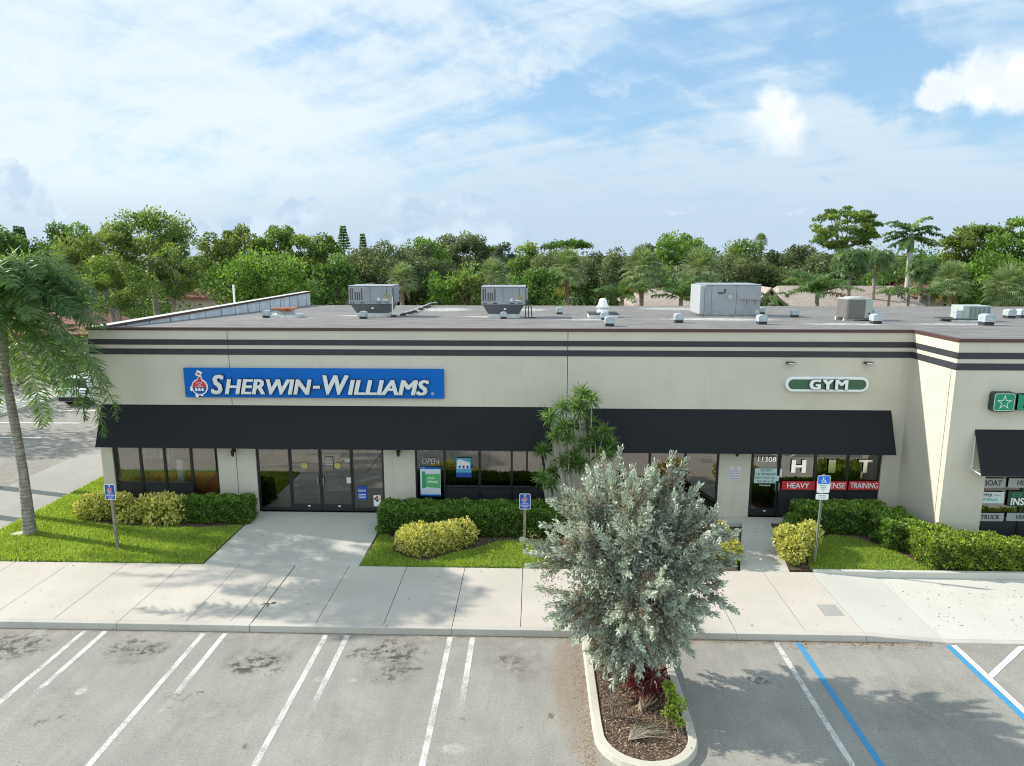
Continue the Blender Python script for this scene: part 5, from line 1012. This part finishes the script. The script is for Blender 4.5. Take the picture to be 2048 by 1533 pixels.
# dracaena by the wall
t = empty('dracaena', (1.6, 20.9, .13), 'tall multi-stemmed dracaena with spiky leaf tufts between the two awnings', 'plant')
rg = np.random.default_rng(77); tufts = [(1164,778),(1183,795),(1150,800),(1125,808),(1099,825),(1160,812),(1180,838),(1146,845),(1208,855),(1139,870),(1086,893),(1169,880),(1110,863),(1199,900),(1222,880),(1149,903),(1123,915),(1106,938),(1084,948),(1101,962),(1164,920),(1142,925),(1190,865),(1212,900),(1128,845)]
Q = []; RN = []; br = []
for k, (px, py) in enumerate(tufts):
    Yt = 20.75+rg.uniform(-.35, .35); c = onY(px, py+9, Yt); m = 95; d_ = unit(rg.normal(size=(m, 3))+np.array([0, 0, .45])); L = rg.uniform(.28, .43, m)*(1.1 if k < 5 else 1.)
    p0 = np.repeat(np.array(c)[None], m, 0); mid = p0+d_*L[:, None]*.55; tip = mid+unit(d_+np.array([0, 0, -1])*rg.uniform(.1, .7, m)[:, None])*L[:, None]*.5; wv = unit(np.cross(d_, rg.normal(size=(m, 3))))*.019
    Q.append(np.stack([p0, mid-wv, tip, mid+wv], 1)); RN.append(rg.normal(.5, .18, m)+.2*d_[:, 2])
    gx = 1.55+rg.uniform(-.35, .35)+(c.x-1.6)*.25; g0 = Vector((gx, 20.9+rg.uniform(-.2, .2), .1)); md = g0.lerp(c, .6)+Vector(((c.x-gx)*.15+rg.uniform(-.1, .1), 0, -.1))
    br.append(([g0, md, c], [.035, .026, .018]))
npmesh('foliage', np.concatenate(Q), L_drac, np.concatenate(RN), t); tubes_obj('stem', br, mat('pale_stem', (.40,.37,.31), .8, var=.2, vscale=8), t, 6)

# ------------------------------------------------------------------ silver tree on the island
t = empty('silver_buttonwood', (2.05, 12.75, .1), 'bushy silver-leaved tree on the mulched parking island', 'tree')
rg = np.random.default_rng(12); CT = np.array([1.92, 12.75, 2.15]); RX = np.array([1.86, 1.5, 2.15])
Q = []; RN = []; Q2 = []; RN2 = []; br = []
CT = np.array([1.95, 12.75, 2.62]); NB = 62
gi = np.arange(NB)+.5; ph = np.arccos(1-2*gi/NB); th_ = math.pi*(1+5**.5)*gi
dirs = unit(np.stack([np.cos(th_)*np.sin(ph), np.sin(th_)*np.sin(ph), np.cos(ph)], 1)+rg.normal(0, .13, (NB, 3)))
def shell(d_):                                          # wide shoulders, pointed foot, spiky top
    z = d_[:, 2]; rz = np.where(z > 0, 2.02, 2.38); rx = np.where(z < 0, 1.9*(1-.62*np.clip(-z, 0, 1)**1.2), 1.9); ry = rx*.85
    return np.stack([d_[:, 0]*rx, d_[:, 1]*ry, d_[:, 2]*rz], 1)
SH = shell(dirs); root = np.array([2.05, 12.75, .1])
for k in range(NB):
    B0 = CT+SH[k]*.30; B1 = CT+SH[k]*rg.uniform(.72, .84); ns = 9 if dirs[k, 2] > -.6 else 7; warm = rg.uniform() < .35
    for j in range(ns):
        T0 = rg.uniform(.35, 1.); st = B0+(B1-B0)*T0; ax = unit((unit((B1-B0)[None])[0]+rg.normal(0, .42, 3)+np.array([0, 0, .22 if dirs[k, 2] > -.2 else -.12]))[None])[0]
        Ls = rg.uniform(.38, .85)*((1.22 if rg.uniform() < .3 else .95) if dirs[k, 2] > .45 else 1.08); e = st+ax*Ls; e[2] = max(e[2], .28)
        m = int(Ls*190); T = np.sort(rg.beta(1.25, 1., m)); sag = np.array([0, 0, -.05])*(np.sin(T*math.pi))[:, None]
        P = st+(e-st)*T[:, None]+sag+rg.normal(0, .022, (m, 3)); rd = unit(np.cross(ax, rg.normal(size=(m, 3)))); Dl = unit(ax*(.45+T[:, None]*.5)+rd*(1.05-T[:, None]*.5))
        L = rg.uniform(.07, .12, m)*(1.15-.35*T); Q.append(leafq(P, Dl, L, L*.40, rg)); RN.append(rg.normal(.5, .13, m)+.13*rg.normal()+.22*(T-.5))
        br.append(([Vector(st), Vector(st+(e-st)*.5), Vector(e)], [.011, .007, .003]))
        if warm or rg.uniform() < .12:
            m2 = 110; c = st+(e-st)*rg.uniform(.1, .75); P = c+rg.normal(0, .10, (m2, 3)); L = rg.uniform(.03, .065, m2); Q2.append(leafq(P, rg.normal(size=(m2, 3)), L, L*.4, rg)); RN2.append(rg.uniform(0, 1, m2))
    br.append(([Vector(root+rg.normal(0, .09, 3)*np.array([1, 1, 0])), Vector(root*.5+B0*.5+np.array([0, 0, -.1])), Vector(B0), Vector(B1)], [.045, .034, .022, .010]))
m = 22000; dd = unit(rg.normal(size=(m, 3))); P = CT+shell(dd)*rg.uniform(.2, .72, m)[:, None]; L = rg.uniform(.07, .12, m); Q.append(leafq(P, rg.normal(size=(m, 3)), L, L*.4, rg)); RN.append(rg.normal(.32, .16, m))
q = np.concatenate(Q); npmesh('foliage', q, L_silver, np.concatenate(RN), t); npmesh('seed_sprigs', np.concatenate(Q2), L_seed, np.concatenate(RN2), t)
tubes_obj('trunk', br, M_barkd, t, 6)
# red cordyline under it
t = empty('red_cordyline', (2.05, 12.3, .1), 'dark red strap-leaved plant under the silver tree', 'plant')
rg = np.random.default_rng(5); Q = []; RN = []; br = []
for k in range(11):
    gx, gy = 2.1+rg.uniform(-.12, .12), 12.0+rg.uniform(-.1, .1); h = rg.uniform(.35, .95); c = np.array([2.15+rg.uniform(-.4, .4), 12.2+rg.uniform(-.35, .45), h]); m = 30; d_ = unit(rg.normal(size=(m, 3))+np.array([0, 0, .4])); L = rg.uniform(.2, .36, m)
    mid = c+d_*L[:, None]*.55; tip = mid+unit(d_+np.array([0, 0, -1])*rg.uniform(.4, 1.3, m)[:, None])*L[:, None]*.5; wv = unit(np.cross(d_, rg.normal(size=(m, 3))))*.02
    Q.append(np.stack([np.repeat(c[None], m, 0), mid-wv, tip, mid+wv], 1)); RN.append(rg.uniform(0, 1, m)); br.append(([Vector((gx, gy, .08)), Vector((gx, gy, .08)).lerp(Vector(c), .5)+Vector((.03, -.05, 0)), Vector(c)], [.03, .022, .014]))
npmesh('foliage', np.concatenate(Q), L_ti, np.concatenate(RN), t); tubes_obj('stem', br, mat('pale_stem2', (.30,.22,.16), .8), t, 6)
blobs_bush('small leggy yellow-green shrub at the right edge of the island', 'variegated_shrub', [(2.52,11.75,.75,.09),(2.6,11.6,.5,.1),(2.66,11.5,.58,.11),(2.48,11.45,.42,.09),(2.66,11.35,.35,.07),(2.56,11.62,.68,.09)], leafmat('lime_leaves', [(.10,.18,.02), (.25,.36,.04), (.42,.50,.08)], .4, .4), 620, .075, (.5,.25))
def twigs(label, x, y, n, h, seed, spread=.2, lay=False, m=None):
    rg = random.Random(seed); mb = MB()
    for k in range(n):
        a = rg.uniform(0, 6.28)
        if lay: e = Vector((x+rg.uniform(.15, .8), y+rg.uniform(.0, .5), .13+rg.uniform(0, .06))); mb.tube([(x, y, .13), Vector((x, y, .16)).lerp(e, .5)+Vector((0, 0, rg.uniform(.02, .1))), e], [.006, .004, .0015], 4)
        else:
            e = Vector((x+math.cos(a)*spread*rg.uniform(.3, 1), y+math.sin(a)*spread*rg.uniform(.3, 1), .1+h*rg.uniform(.6, 1))); md = Vector((x, y, .1)).lerp(e, .5)+Vector((rg.uniform(-.03, .03), 0, .05)); mb.tube([(x, y, .08), md, e], [.012, .008, .003], 5)
            for j in range(3): e2 = md+Vector((rg.uniform(-.12, .12), rg.uniform(-.12, .12), rg.uniform(.03, .18))); mb.tube([md, e2], [.006, .002], 4)
    tag(mb.build('bare_twigs', m or mat('dry_twig', (.20,.16,.13), .9)), label, 'dead plant', 'dead plants on the island')
twigs('leafless grey shrub at the left of the island mulch', 1.52, 11.75, 9, .6, 3); twigs('leafless shrub behind the yellow-green shrub on the island', 2.4, 12.3, 8, .55, 4); twigs('leafless twigs at the upper left of the island', 1.55, 12.9, 6, .5, 6, .12)
twigs('pale dry palm spray lying on the island mulch', 1.72, 11.1, 60, .1, 5, lay=True, m=mat('dry_spray', (.42,.36,.28), .9))

# ------------------------------------------------------------------ left palms
def bark_fn(t, P, b):
    wv = t.n('ShaderNodeTexWave', wave_type='BANDS', bands_direction='Z', inp={'Vector': P, 'Scale': 2.6, 'Distortion': 1.6, 'Detail': 3.}).outputs['Fac']
    n = t.noise(P, 7., 5, .7); c = t.mix(t.rng(n, .3, .7), c4((.17, .15, .125)), c4((.34, .31, .265)))
    c = t.mix(t.rng(wv, .0, .25, .55, 0.), c, c4((.09, .08, .07))); c = t.mix(t.rng(t.noise(P, 3., 4, .6), .6, .7, 0., .6), c, c4((.40, .40, .37)))
    t.nt.links.new(c, b.inputs['Base Color']); bn = t.n('ShaderNodeBump', inp={'Strength': .5, 'Distance': .02, 'Height': wv}); t.nt.links.new(bn.outputs[0], b.inputs['Normal'])
P = [onY(60,1068,19.76), onY(47,950,19.76), onY(30,850,19.76), onY(12,760,19.76), onY(6,640,19.76)]
P[0].z = .1
az_ = [1.9,-.4,.35,.7,-.7,1.1,0.,-1.1,1.6,-1.6,2.1,-2.2,2.8,-2.9,.15,-.15,.5,-.5,.9,-.95,.05,-.2,.4,-.55,.75,1.3,-1.3,.25, .3,-.05,.2,-.35,.6,-.9,-1.35,-1.1,.05,-.6]
pinnate_palm('queen_palm', 'tall queen palm with drooping feathery fronds on the left lawn', P[0], P[-1]+Vector((-.38,0,.35)), 3.2, 44, L_palm, ll=.58, lw=.042, nl=100, r0=.14, rises=(.15, 1.5), droop=(.75, 1.35), sag=.2, plume=.75, hang=10, seed=8, trunkpts=P[:-1]+[P[-1]+Vector((0,0,.25))], azs=az_+[0.,.5,-.4,1.,-1.,.2], bark=mat('palm_bark', rough=.9, fn=bark_fn))
pinnate_palm('queen_palm', 'queen palm mostly outside the left photo edge, showing frond tips', (-20.9,24.6,0), (-20.4,24.6,7.4), 3.3, 22, L_palm, ll=.6, lw=.045, nl=60, r0=.17, rises=(-.1, 1.2), droop=(1.2, 1.6), seed=9)
pinnate_palm('queen_palm', 'queen palm outside the left edge casting frond shadows on the pavement', (-22.2,22.6,0), (-21.8,22.6,9.3), 3.3, 20, L_palm, ll=.6, lw=.045, nl=50, r0=.17, rises=(-.1, 1.1), droop=(1.2, 1.6), seed=10)
mb = MB(); c = onZ(38, 1070, .15); mb.prism([(c.x-.22,c.y-.12),(c.x+.15,c.y-.14),(c.x+.2,c.y+.1),(c.x-.1,c.y+.14)], .13, .22); tag(mb.build('stone', M_curbw, bevel=.03), 'flat pale stone at the foot of the leaning palm', 'stone')

# ------------------------------------------------------------------ car on the left
def car(cx, y0, label):
    t = empty('parked_car', (cx, y0, 0), label, 'car'); w_ = .92; Wp = mat('white_car_paint', (.72,.73,.75), .25, spec=.6); L = 4.6
    mb = MB(); prof = [(0,.38),(0.02,1.0),(.12,1.08),(3.2,1.1),(4.5,.95),(4.6,.6),(4.55,.3),(.1,.28)]
    mb.prism([(y0+a, b) for a, b in prof], cx-w_, cx+w_, 'x'); mb.build('body', Wp, t, bevel=.06)
    mb = MB(); mb.add([(cx-.84,y0+.12,1.085),(cx+.84,y0+.12,1.085),(cx+.84,y0+3.3,1.1),(cx-.84,y0+3.3,1.1),(cx-.66,y0+.45,1.66),(cx+.66,y0+.45,1.66),(cx+.66,y0+2.5,1.66),(cx-.66,y0+2.5,1.66)], [(0,3,2,1),(4,5,6,7),(0,1,5,4),(1,2,6,5),(2,3,7,6),(3,0,4,7)]); mb.build('cabin', Wp, t, bevel=.04)
    mb = MB(); mb.add([(cx-.70,y0+.145,1.13),(cx+.70,y0+.145,1.13),(cx+.58,y0+.41,1.6),(cx-.58,y0+.41,1.6)], [(0,1,2,3)]); mb.build('rear_window', mat('car_glass', (.03,.05,.055), .08, spec=.8), t)
    for s_ in (-1, 1):
        mb = MB(); mb.add([(cx+s_*.825,y0+.5,1.14),(cx+s_*.825,y0+3.,1.14),(cx+s_*.69,y0+2.45,1.6),(cx+s_*.69,y0+.6,1.6)], [(0,1,2,3)]); mb.build('side_window', mat('car_glass'), t)
        mb = MB(); mb.box(cx+s_*.8-.1, cx+s_*.8+.1, y0-.02, y0+.05, .78, .98); mb.build('tail_lamp', mat('lamp_red', (.35,.02,.02), .3), t, bevel=.01)
        for yy in (.85, 3.7):
            mb = MB(); c0 = (y0+yy, .33); mb.prism([(c0[0]+.33*math.cos(a), c0[1]+.33*math.sin(a)) for a in np.linspace(0, 2*math.pi, 20)[:-1]], cx+s_*.7, cx+s_*.94, 'x'); wl = mb.build('wheel', mat('tyre', (.02,.02,.02), .8), t)
            mb = MB(); mb.prism([(c0[0]+.2*math.cos(a), c0[1]+.2*math.sin(a)) for a in np.linspace(0, 2*math.pi, 14)[:-1]], cx+s_*.93, cx+s_*.955, 'x'); mb.build('rim', M_galv, wl)
    mb = MB(); mb.box(cx-.88, cx+.88, y0-.08, y0+.1, .34, .58); mb.build('bumper', M_frame, t, bevel=.03)
    mb = MB(); mb.box(cx-.17, cx+.17, y0-.03, y0-.005, .78, .92); mb.build('number_plate', M_grn, t)
car(-26.1, 38.2, 'white hatchback seen from behind through the left palm fronds')

# ------------------------------------------------------------------ background houses
M_tile = mat('red_tile', (.19,.075,.055), .8, var=.25, vscale=6); M_shing = mat('tan_shingle', (.33,.27,.235), .85, var=.2, vscale=5); M_peach = mat('peach_wall', (.50,.42,.36), .8)
def house(label, xa, xb, Y, yr, ye, rm, dp=9., gable=None, hip=1.):
    A = onY(xa, ye, Y); Bq = onY(xb, ye, Y); zr = onY((xa+xb)/2, yr, Y+dp/2).z; x0, x1 = A.x, Bq.x; ze = A.z; t = empty('house', ((x0+x1)/2, Y+dp/2, 0), label, 'house', 'houses beyond the building')
    mb = MB(); mb.box(x0+.4, x1-.4, Y+.4, Y+dp-.4, 0, ze-.01)
    if gable: mb.prism([(x0+.4, ze-.009), (x1-.4, ze-.009), ((x0+x1)/2, zr-.25)], Y+.45, Y+dp-.45, 'y')
    mb.build('wall', M_peach, t)
    mb = MB()
    if gable: xm = (x0+x1)/2; mb.add([(x0,Y,ze),(xm,Y,zr),(x1,Y,ze),(x0,Y+dp,ze),(xm,Y+dp,zr),(x1,Y+dp,ze)], [(0,1,4,3),(1,2,5,4)]); mb.add([(x0,Y,ze-.2),(xm,Y,zr-.2),(x1,Y,ze-.2),(x1,Y,ze-.001),(xm,Y,zr-.001),(x0,Y,ze-.001)], [(0,1,4,5),(1,2,3,4)])
    else:
        h = hip*dp/2; mb.add([(x0,Y,ze),(x1,Y,ze),(x1,Y+dp,ze),(x0,Y+dp,ze),(x0+h,Y+dp/2,zr),(x1-h,Y+dp/2,zr)], [(0,1,5,4),(1,2,5),(2,3,4,5),(3,0,4)]); mb.box(x0, x1, Y, Y+dp, ze-.2, ze-.003)
    mb.build('roof', rm, t)
house('red-tiled house roof seen between the left palm and the parapet', -60, 192, 50, 616, 668, M_tile); house('red-tiled house roof behind the airy trees at the left', 330, 470, 62, 568, 595, M_tile, hip=.6)
house('tan-shingled gable roof behind the left air conditioner', 660, 745, 52, 568, 612, M_shing, gable=True); house('tan-shingled roof left of the largest air conditioner', 1265, 1395, 50, 578, 612, M_shing, hip=.3)
house('red barrel-tiled roof behind the tan shingles at the roof middle', 1285, 1345, 60, 568, 584, M_tile, hip=.3); house('pale gabled house right of the largest air conditioner', 1500, 1580, 50, 570, 618, M_shing, gable=True)
house('wide tan-shingled roof behind the round condenser', 1570, 1870, 51, 572, 622, M_shing, hip=.2); house('orange tiled roof at the right behind the tall royal palm', 1840, 1905, 58, 556, 590, M_tile, hip=.4)

# ------------------------------------------------------------------ trees beyond the roof
def T(*a, **k): return tree(*a, **k)
T('dark_tree', 'dark tree at the far left photo edge above the palm', 5, 440, 60, 70, L_dark, blob=.3)
T('dark_tree', 'broad dark green tree behind the yellow-green airy tree', 130, 440, 85, 72, L_dark, blob=.3)
T('airy_tree', 'yellow-green airy tree leaning left with a bare grey trunk', 185, 458, 92, 50, L_yel, ybot=590, blob=.2, L=.24, dens=.85, bark=M_bark, trunkpx=240, nb=50)
T('airy_tree', 'tallest airy tree at the left with pale forked trunks', 290, 414, 92, 52, L_mid, ybot=520, blob=.22, L=.24, dens=.9, bark=M_bark, trunkpx=308, nb=52)
T('airy_tree', 'smaller airy tree under the right side of the tallest left tree', 350, 482, 62, 50, L_mid, ybot=600, blob=.22, L=.24, dens=.75, bark=M_bark, trunkpx=330)
T('airy_tree', 'low airy tree between the two pale trunks at the left', 225, 505, 80, 47, L_mid, ybot=640, blob=.2, L=.22, dens=.7, bark=M_bark)
T('olive_tree', 'olive-brown tree right of the tallest left tree', 428, 462, 48, 66, L_yel, ybot=600, blob=.26, L=.3)
T('olive_tree', 'olive tree with uneven top left of the small conifer', 480, 447, 52, 68, L_yel, ybot=580, blob=.24, L=.3)
T('olive_tree', 'rounded mid-green tree behind the bright green tree', 552, 443, 50, 68, L_mid, ybot=580, blob=.26, L=.3)
T('olive_tree', 'mid-green tree just right of the rounded mid-green one', 605, 458, 46, 66, L_mid, ybot=580, blob=.26, L=.3)
T('olive_tree', 'mid-green tree directly left of the small conifer', 648, 468, 40, 66, L_mid, ybot=580, blob=.26, L=.3)
T('bright_tree', 'big bright green tree behind the end of the left parapet', 515, 496, 108, 50, L_bright, ybot=640, blob=.3, L=.3, dens=1.1)
T('green_tree', 'green leafy tree behind the gap left of the first roof unit', 668, 508, 55, 50, L_dark, ybot=640, blob=.3, L=.28)
T('oak_tree', 'grey-green oak above the left air conditioner', 765, 478, 95, 62, L_oak, ybot=630, blob=.24, L=.24, dens=1.1)
T('oak_tree', 'grey-green oak crown just right of the left air conditioner', 850, 485, 70, 64, L_oak, ybot=630, blob=.26, L=.24, dens=1.1)
T('bright_tree', 'bright green tree peeking out behind the grey-green oaks', 850, 470, 52, 78, L_bright, ybot=560, blob=.28, L=.32)
T('oak_tree', 'large rounded dark oak behind the roof middle', 922, 459, 70, 88, L_oak, ybot=600, blob=.24, L=.3, dens=1.1)
T('green_tree', 'small green tree at the right foot of the rounded dark oak', 985, 482, 26, 88, L_dark, ybot=560)
T('pale_tree', 'pale silvery tree right of the rounded dark oak', 1006, 483, 24, 84, L_blue, ybot=560, L=.4, blob=.3, dens=.7)
T('mango_tree', 'dense green mango-like bush right of the first fan palm', 893, 540, 52, 48, L_bright, ybot=640, blob=.28, L=.26)
T('yellow_bush', 'yellowish bush left of the second roof unit', 940, 538, 32, 47, L_yel, ybot=640, blob=.3, L=.26)
T('mango_tree', 'dense green bush with reddish tips right of the second roof unit', 1078, 528, 52, 47, L_dark, ybot=640, blob=.3, L=.28)
T('green_tree', 'bright-topped tree left of the flat-topped tree', 1052, 485, 40, 72, L_mid, ybot=600)
T('flat_topped_tree', 'dark flat-topped tree on the skyline right of the roof middle', 1137, 472, 56, 92, L_dark, ybot=500, flat=.45, blob=.22, L=.36, shape='umbrella')
T('oak_tree', 'grey oak below the flat-topped tree', 1110, 492, 62, 66, L_oak, ybot=610, blob=.26, L=.24, dens=1.1)
T('oak_tree', 'grey oak right of the third fan palm', 1215, 493, 72, 64, L_oak, ybot=610, blob=.26, L=.24, dens=1.1)
T('oak_tree', 'grey oak behind the fourth fan palm with twiggy top', 1292, 486, 46, 66, L_oak, ybot=610, blob=.24, L=.24)
T('green_tree', 'wide domed green tree above the largest air conditioner', 1365, 466, 70, 84, L_bright, ybot=540, blob=.2, L=.34)
T('oak_tree', 'dark grey oak right of the fifth fan palm', 1468, 497, 62, 64, L_oak, ybot=610, blob=.26, L=.24, dens=1.1)
T('green_tree', 'rounded green tree right of the domed tree on the skyline', 1490, 477, 42, 88, L_mid, ybot=540)
T('oak_tree', 'dark oak filling the skyline left of the tall windswept tree', 1582, 482, 78, 64, L_oak, ybot=620, blob=.26, L=.24, dens=1.2)
T('windswept_tree', 'tall windswept tree standing above the skyline at the right', 1694, 408, 74, 88, L_mid, ybot=508, blob=.17, flat=.42, L=.32, dens=1., nb=85)
T('oak_tree', 'dark tree behind the queen palms at the right', 1740, 492, 62, 72, L_oak, ybot=600)
T('dark_tree', 'dark green tree directly behind the tall royal palm', 1868, 487, 62, 74, L_dark, ybot=600)
T('almond_tree', 'tall tree with tiered yellow-green leaves at the far right', 1960, 434, 72, 64, L_yel, ybot=560, blob=.24, L=.34, flat=.5, nb=50)
T('almond_tree', 'bright green leafy tree against the right photo edge', 2045, 426, 75, 62, L_bright, ybot=560, blob=.24, L=.34, flat=.6)
T('bright_tree', 'bright yellow-green tree below the tiered far-right tree', 1985, 495, 95, 54, L_bright, ybot=640, blob=.24, L=.3, flat=.6)
def conifer(px, yt, hw, Y, label):
    rg = np.random.default_rng(px); top = onY(px, yt, Y); h = top.z; Rr = hw*Y/FPX; z0 = h-42*Y/FPX; n = 900; T_ = rg.uniform(0, 1, n); lay = np.round(T_*8)/8+rg.normal(0, .012, n); a = rg.uniform(0, 6.28, n); r = Rr*(1-lay*.93)*rg.uniform(.1, 1, n)
    Pp = np.stack([top.x+np.cos(a)*r, Y+np.sin(a)*r, z0+lay*(h-z0)], 1); t = empty('norfolk_pine', (top.x, Y, 0), label, 'tree', 'small skyline conifers')
    npmesh('crown', leafq(Pp, np.stack([np.cos(a), np.sin(a), rg.normal(.2, .3, n)], 1), .5, .16, rg), L_dark, rg.uniform(.1, .8, n), t); tubes_obj('trunk', [([Vector((top.x, Y, 0)), Vector(top)], [.3, .05])], M_barkd, t)
conifer(686, 455, 13, 112, 'small dark layered conifer on the skyline above the left roof unit'); conifer(725, 471, 7, 120, 'tiny narrow conifer just right of the layered one'); conifer(32, 455, 7, 115, 'left of two tiny conifers at the far left skyline'); conifer(43, 457, 6, 116, 'right of two tiny conifers at the far left skyline')
fan_palm('cabbage_palm', 'rounded fan palm just right of the left air conditioner', 803, 528, 40, 48, dead=.03, seed=21)
fan_palm('cabbage_palm', 'fan palm with hanging brown fronds behind the middle roof unit', 985, 519, 44, 48, dead=.12, seed=22)
fan_palm('cabbage_palm', 'fan palm with a bare pinkish trunk left of the mushroom fan', 1135, 500, 48, 48, dead=.04, seed=23)
fan_palm('cabbage_palm', 'fan palm behind the shingled roof right of the mushroom fan', 1285, 499, 50, 48, dead=.06, seed=24)
fan_palm('cabbage_palm', 'yellowing fan palm rising behind the largest air conditioner', 1399, 498, 52, 48, dead=.1, seed=25)
fan_palm('cabbage_palm', 'fan palm with a rough trunk right of the royal palm', 1905, 526, 45, 47, dead=.04, seed=26); fan_palm('cabbage_palm', 'fan palm at the far right above the low condenser', 2018, 535, 50, 47, dead=.04, seed=27)
fan_palm('cabbage_palm', 'small distant fan palm on the skyline left of the windswept tree', 1523, 468, 17, 90, dead=.1, seed=28)
def pp(name, label, px, ycr, Y, Lpx, nf=18, seed=1, **k):
    c = onY(px, ycr, Y); return pinnate_palm(name, label, (c.x, Y, 0), (c.x, Y, c.z), Lpx*Y/FPX, nf, k.pop('lm', L_palmf), seed=seed, group='feather palms beyond the roof', **k)
pp('royal_palm', 'tall royal palm standing above the skyline at the right', 1824, 470, 60, 58, 15, 31, ll=.55, lw=.15, nl=40, r0=.26, rises=(-.75, 1.4), droop=(.25, .7), sag=.45, azs=[.2,3.0,1.2,-.3,3.5,.5,2.6,-.1,3.2,.8,2.2,-.8,3.9,.0,3.1], shaft=1.4, bark=mat('royal_bark', (.42,.40,.36), .8, var=.1))
pp('coconut_palm', 'coconut palm with wide arching fronds left of the round condenser', 1635, 588, 47, 80, 22, 32, ll=.55, lw=.07, nl=52, rises=(.2, 1.5), droop=(-.2, .7), sag=.6, dead=1)
pp('queen_palm', 'feathery queen palm behind the round condenser', 1702, 518, 50, 42, 30, 33, ll=.7, lw=.055, nl=40, sag=.8, rises=(-.8, 1.4), droop=(.8, 1.4)); pp('queen_palm', 'feathery queen palm between the condenser and the royal palm', 1752, 516, 53, 42, 30, 34, ll=.55, lw=.06, nl=36, sag=.7, droop=(1.2, 1.6), dead=2)
pp('queen_palm', 'dark feathery palm at the right side of the royal palm trunk', 1846, 532, 54, 36, 26, 35, ll=.7, lw=.055, nl=36, sag=.8, rises=(-.8, 1.4), droop=(1.2, 1.6))
pp('coconut_palm', 'coconut fronds left of the fourth fan palm', 1244, 600, 46, 70, 12, 36, ll=.5, lw=.075, nl=44, rises=(.3, 1.5), droop=(-.2, .7)); pp('coconut_palm', 'low coconut fronds left of the largest air conditioner', 1362, 598, 46, 62, 12, 37, ll=.5, lw=.075, nl=44, rises=(.2, 1.45), droop=(-.1, .8))
for k, (px, lb) in enumerate(((1779, 'small dark palm just right of the round condenser'), (1818, 'small dark palm between the round condenser and the fan palm'), (1858, 'small dark palm left of the rough-trunked fan palm'))): pp('manila_palm', lb, px, 588, 46, 34, 9, 40+k, ll=.34, lw=.06, nl=24, r0=.1, rises=(.2, 1.4), droop=(.3, 1.0), lm=L_palm)
pp('coconut_palm', 'coconut fronds just right of the largest air conditioner', 1540, 600, 46, 40, 9, 44, ll=.4, lw=.07, nl=30, droop=(.8, 1.2))
T('broad_tree', 'dense green tree filling the gap between the royal palm and the far-right trees', 1905, 505, 60, 66, L_mid, ybot=620, blob=.26, L=.3)
T('broad_tree', 'dense olive tree behind the queen palms', 1660, 500, 60, 60, L_oak, ybot=600, blob=.26, L=.28)
T('shade_tree', 'tree outside the left edge shading the side road', -330, 430, 150, 34, L_mid, ybot=640, blob=.26, L=.3, dens=.25)
# undergrowth behind the building and the far-off wood
rg = np.random.default_rng(55)
def mass(name, label, n, X, Y, Zf, L, lms, seed):
    rg = np.random.default_rng(seed); nb = n//70; bx = rg.uniform(*X, nb); by = rg.uniform(*Y, nb); bz = Zf(bx)*rg.uniform(.25, 1., nb); C = np.stack([bx, by, bz], 1)
    q, rnd = crown_leaves(rg, C, rg.uniform(.8, 1.9, nb)*L/.3, n, L); return tag(npmesh(name, q, lms, rnd), label, 'vegetation', kind='stuff')
mass('undergrowth', 'dense green undergrowth in the gaps behind the flat roof', 80000, (-40, 48), (62, 70), lambda x: 6.5+.6*np.sin(x*.7)+.4*np.sin(x*1.9), .30, L_dark, 61)
mass('undergrowth', 'green shrubs along the left side of the side road', 9000, (-42, -29.5), (26, 52), lambda x: np.full(len(x), 3.2), .26, L_mid, 62)
mass('undergrowth', 'shrubs between the side road and the left wall far behind', 5000, (-21, -15.5), (46, 54), lambda x: np.full(len(x), 4.5), .24, L_mid, 63)
mass('distant_wood', 'continuous far-off wood closing the horizon', 70000, (-110, 110), (100, 125), lambda x: 6.9+.8*np.sin(x*.13)+.5*np.sin(x*.37), .5, L_oak, 64)
# haze
mb = MB(); mb.box(-700, 700, -90, 400, -1.1, 24); m = bpy.data.materials.new('haze_air'); m.use_nodes = True; m.node_tree.nodes.clear(); tt = NT(m.node_tree)
pv = tt.n('ShaderNodeVolumePrincipled', inp={'Color': (.80,.88,1,1), 'Density': .0009}); oo = tt.n('ShaderNodeOutputMaterial'); tt.nt.links.new(pv.outputs[0], oo.inputs[1])
HAZE = False
if HAZE: tag(mb.build('haze', m), 'thin blue air between the roof and the far trees', 'haze', kind='stuff')
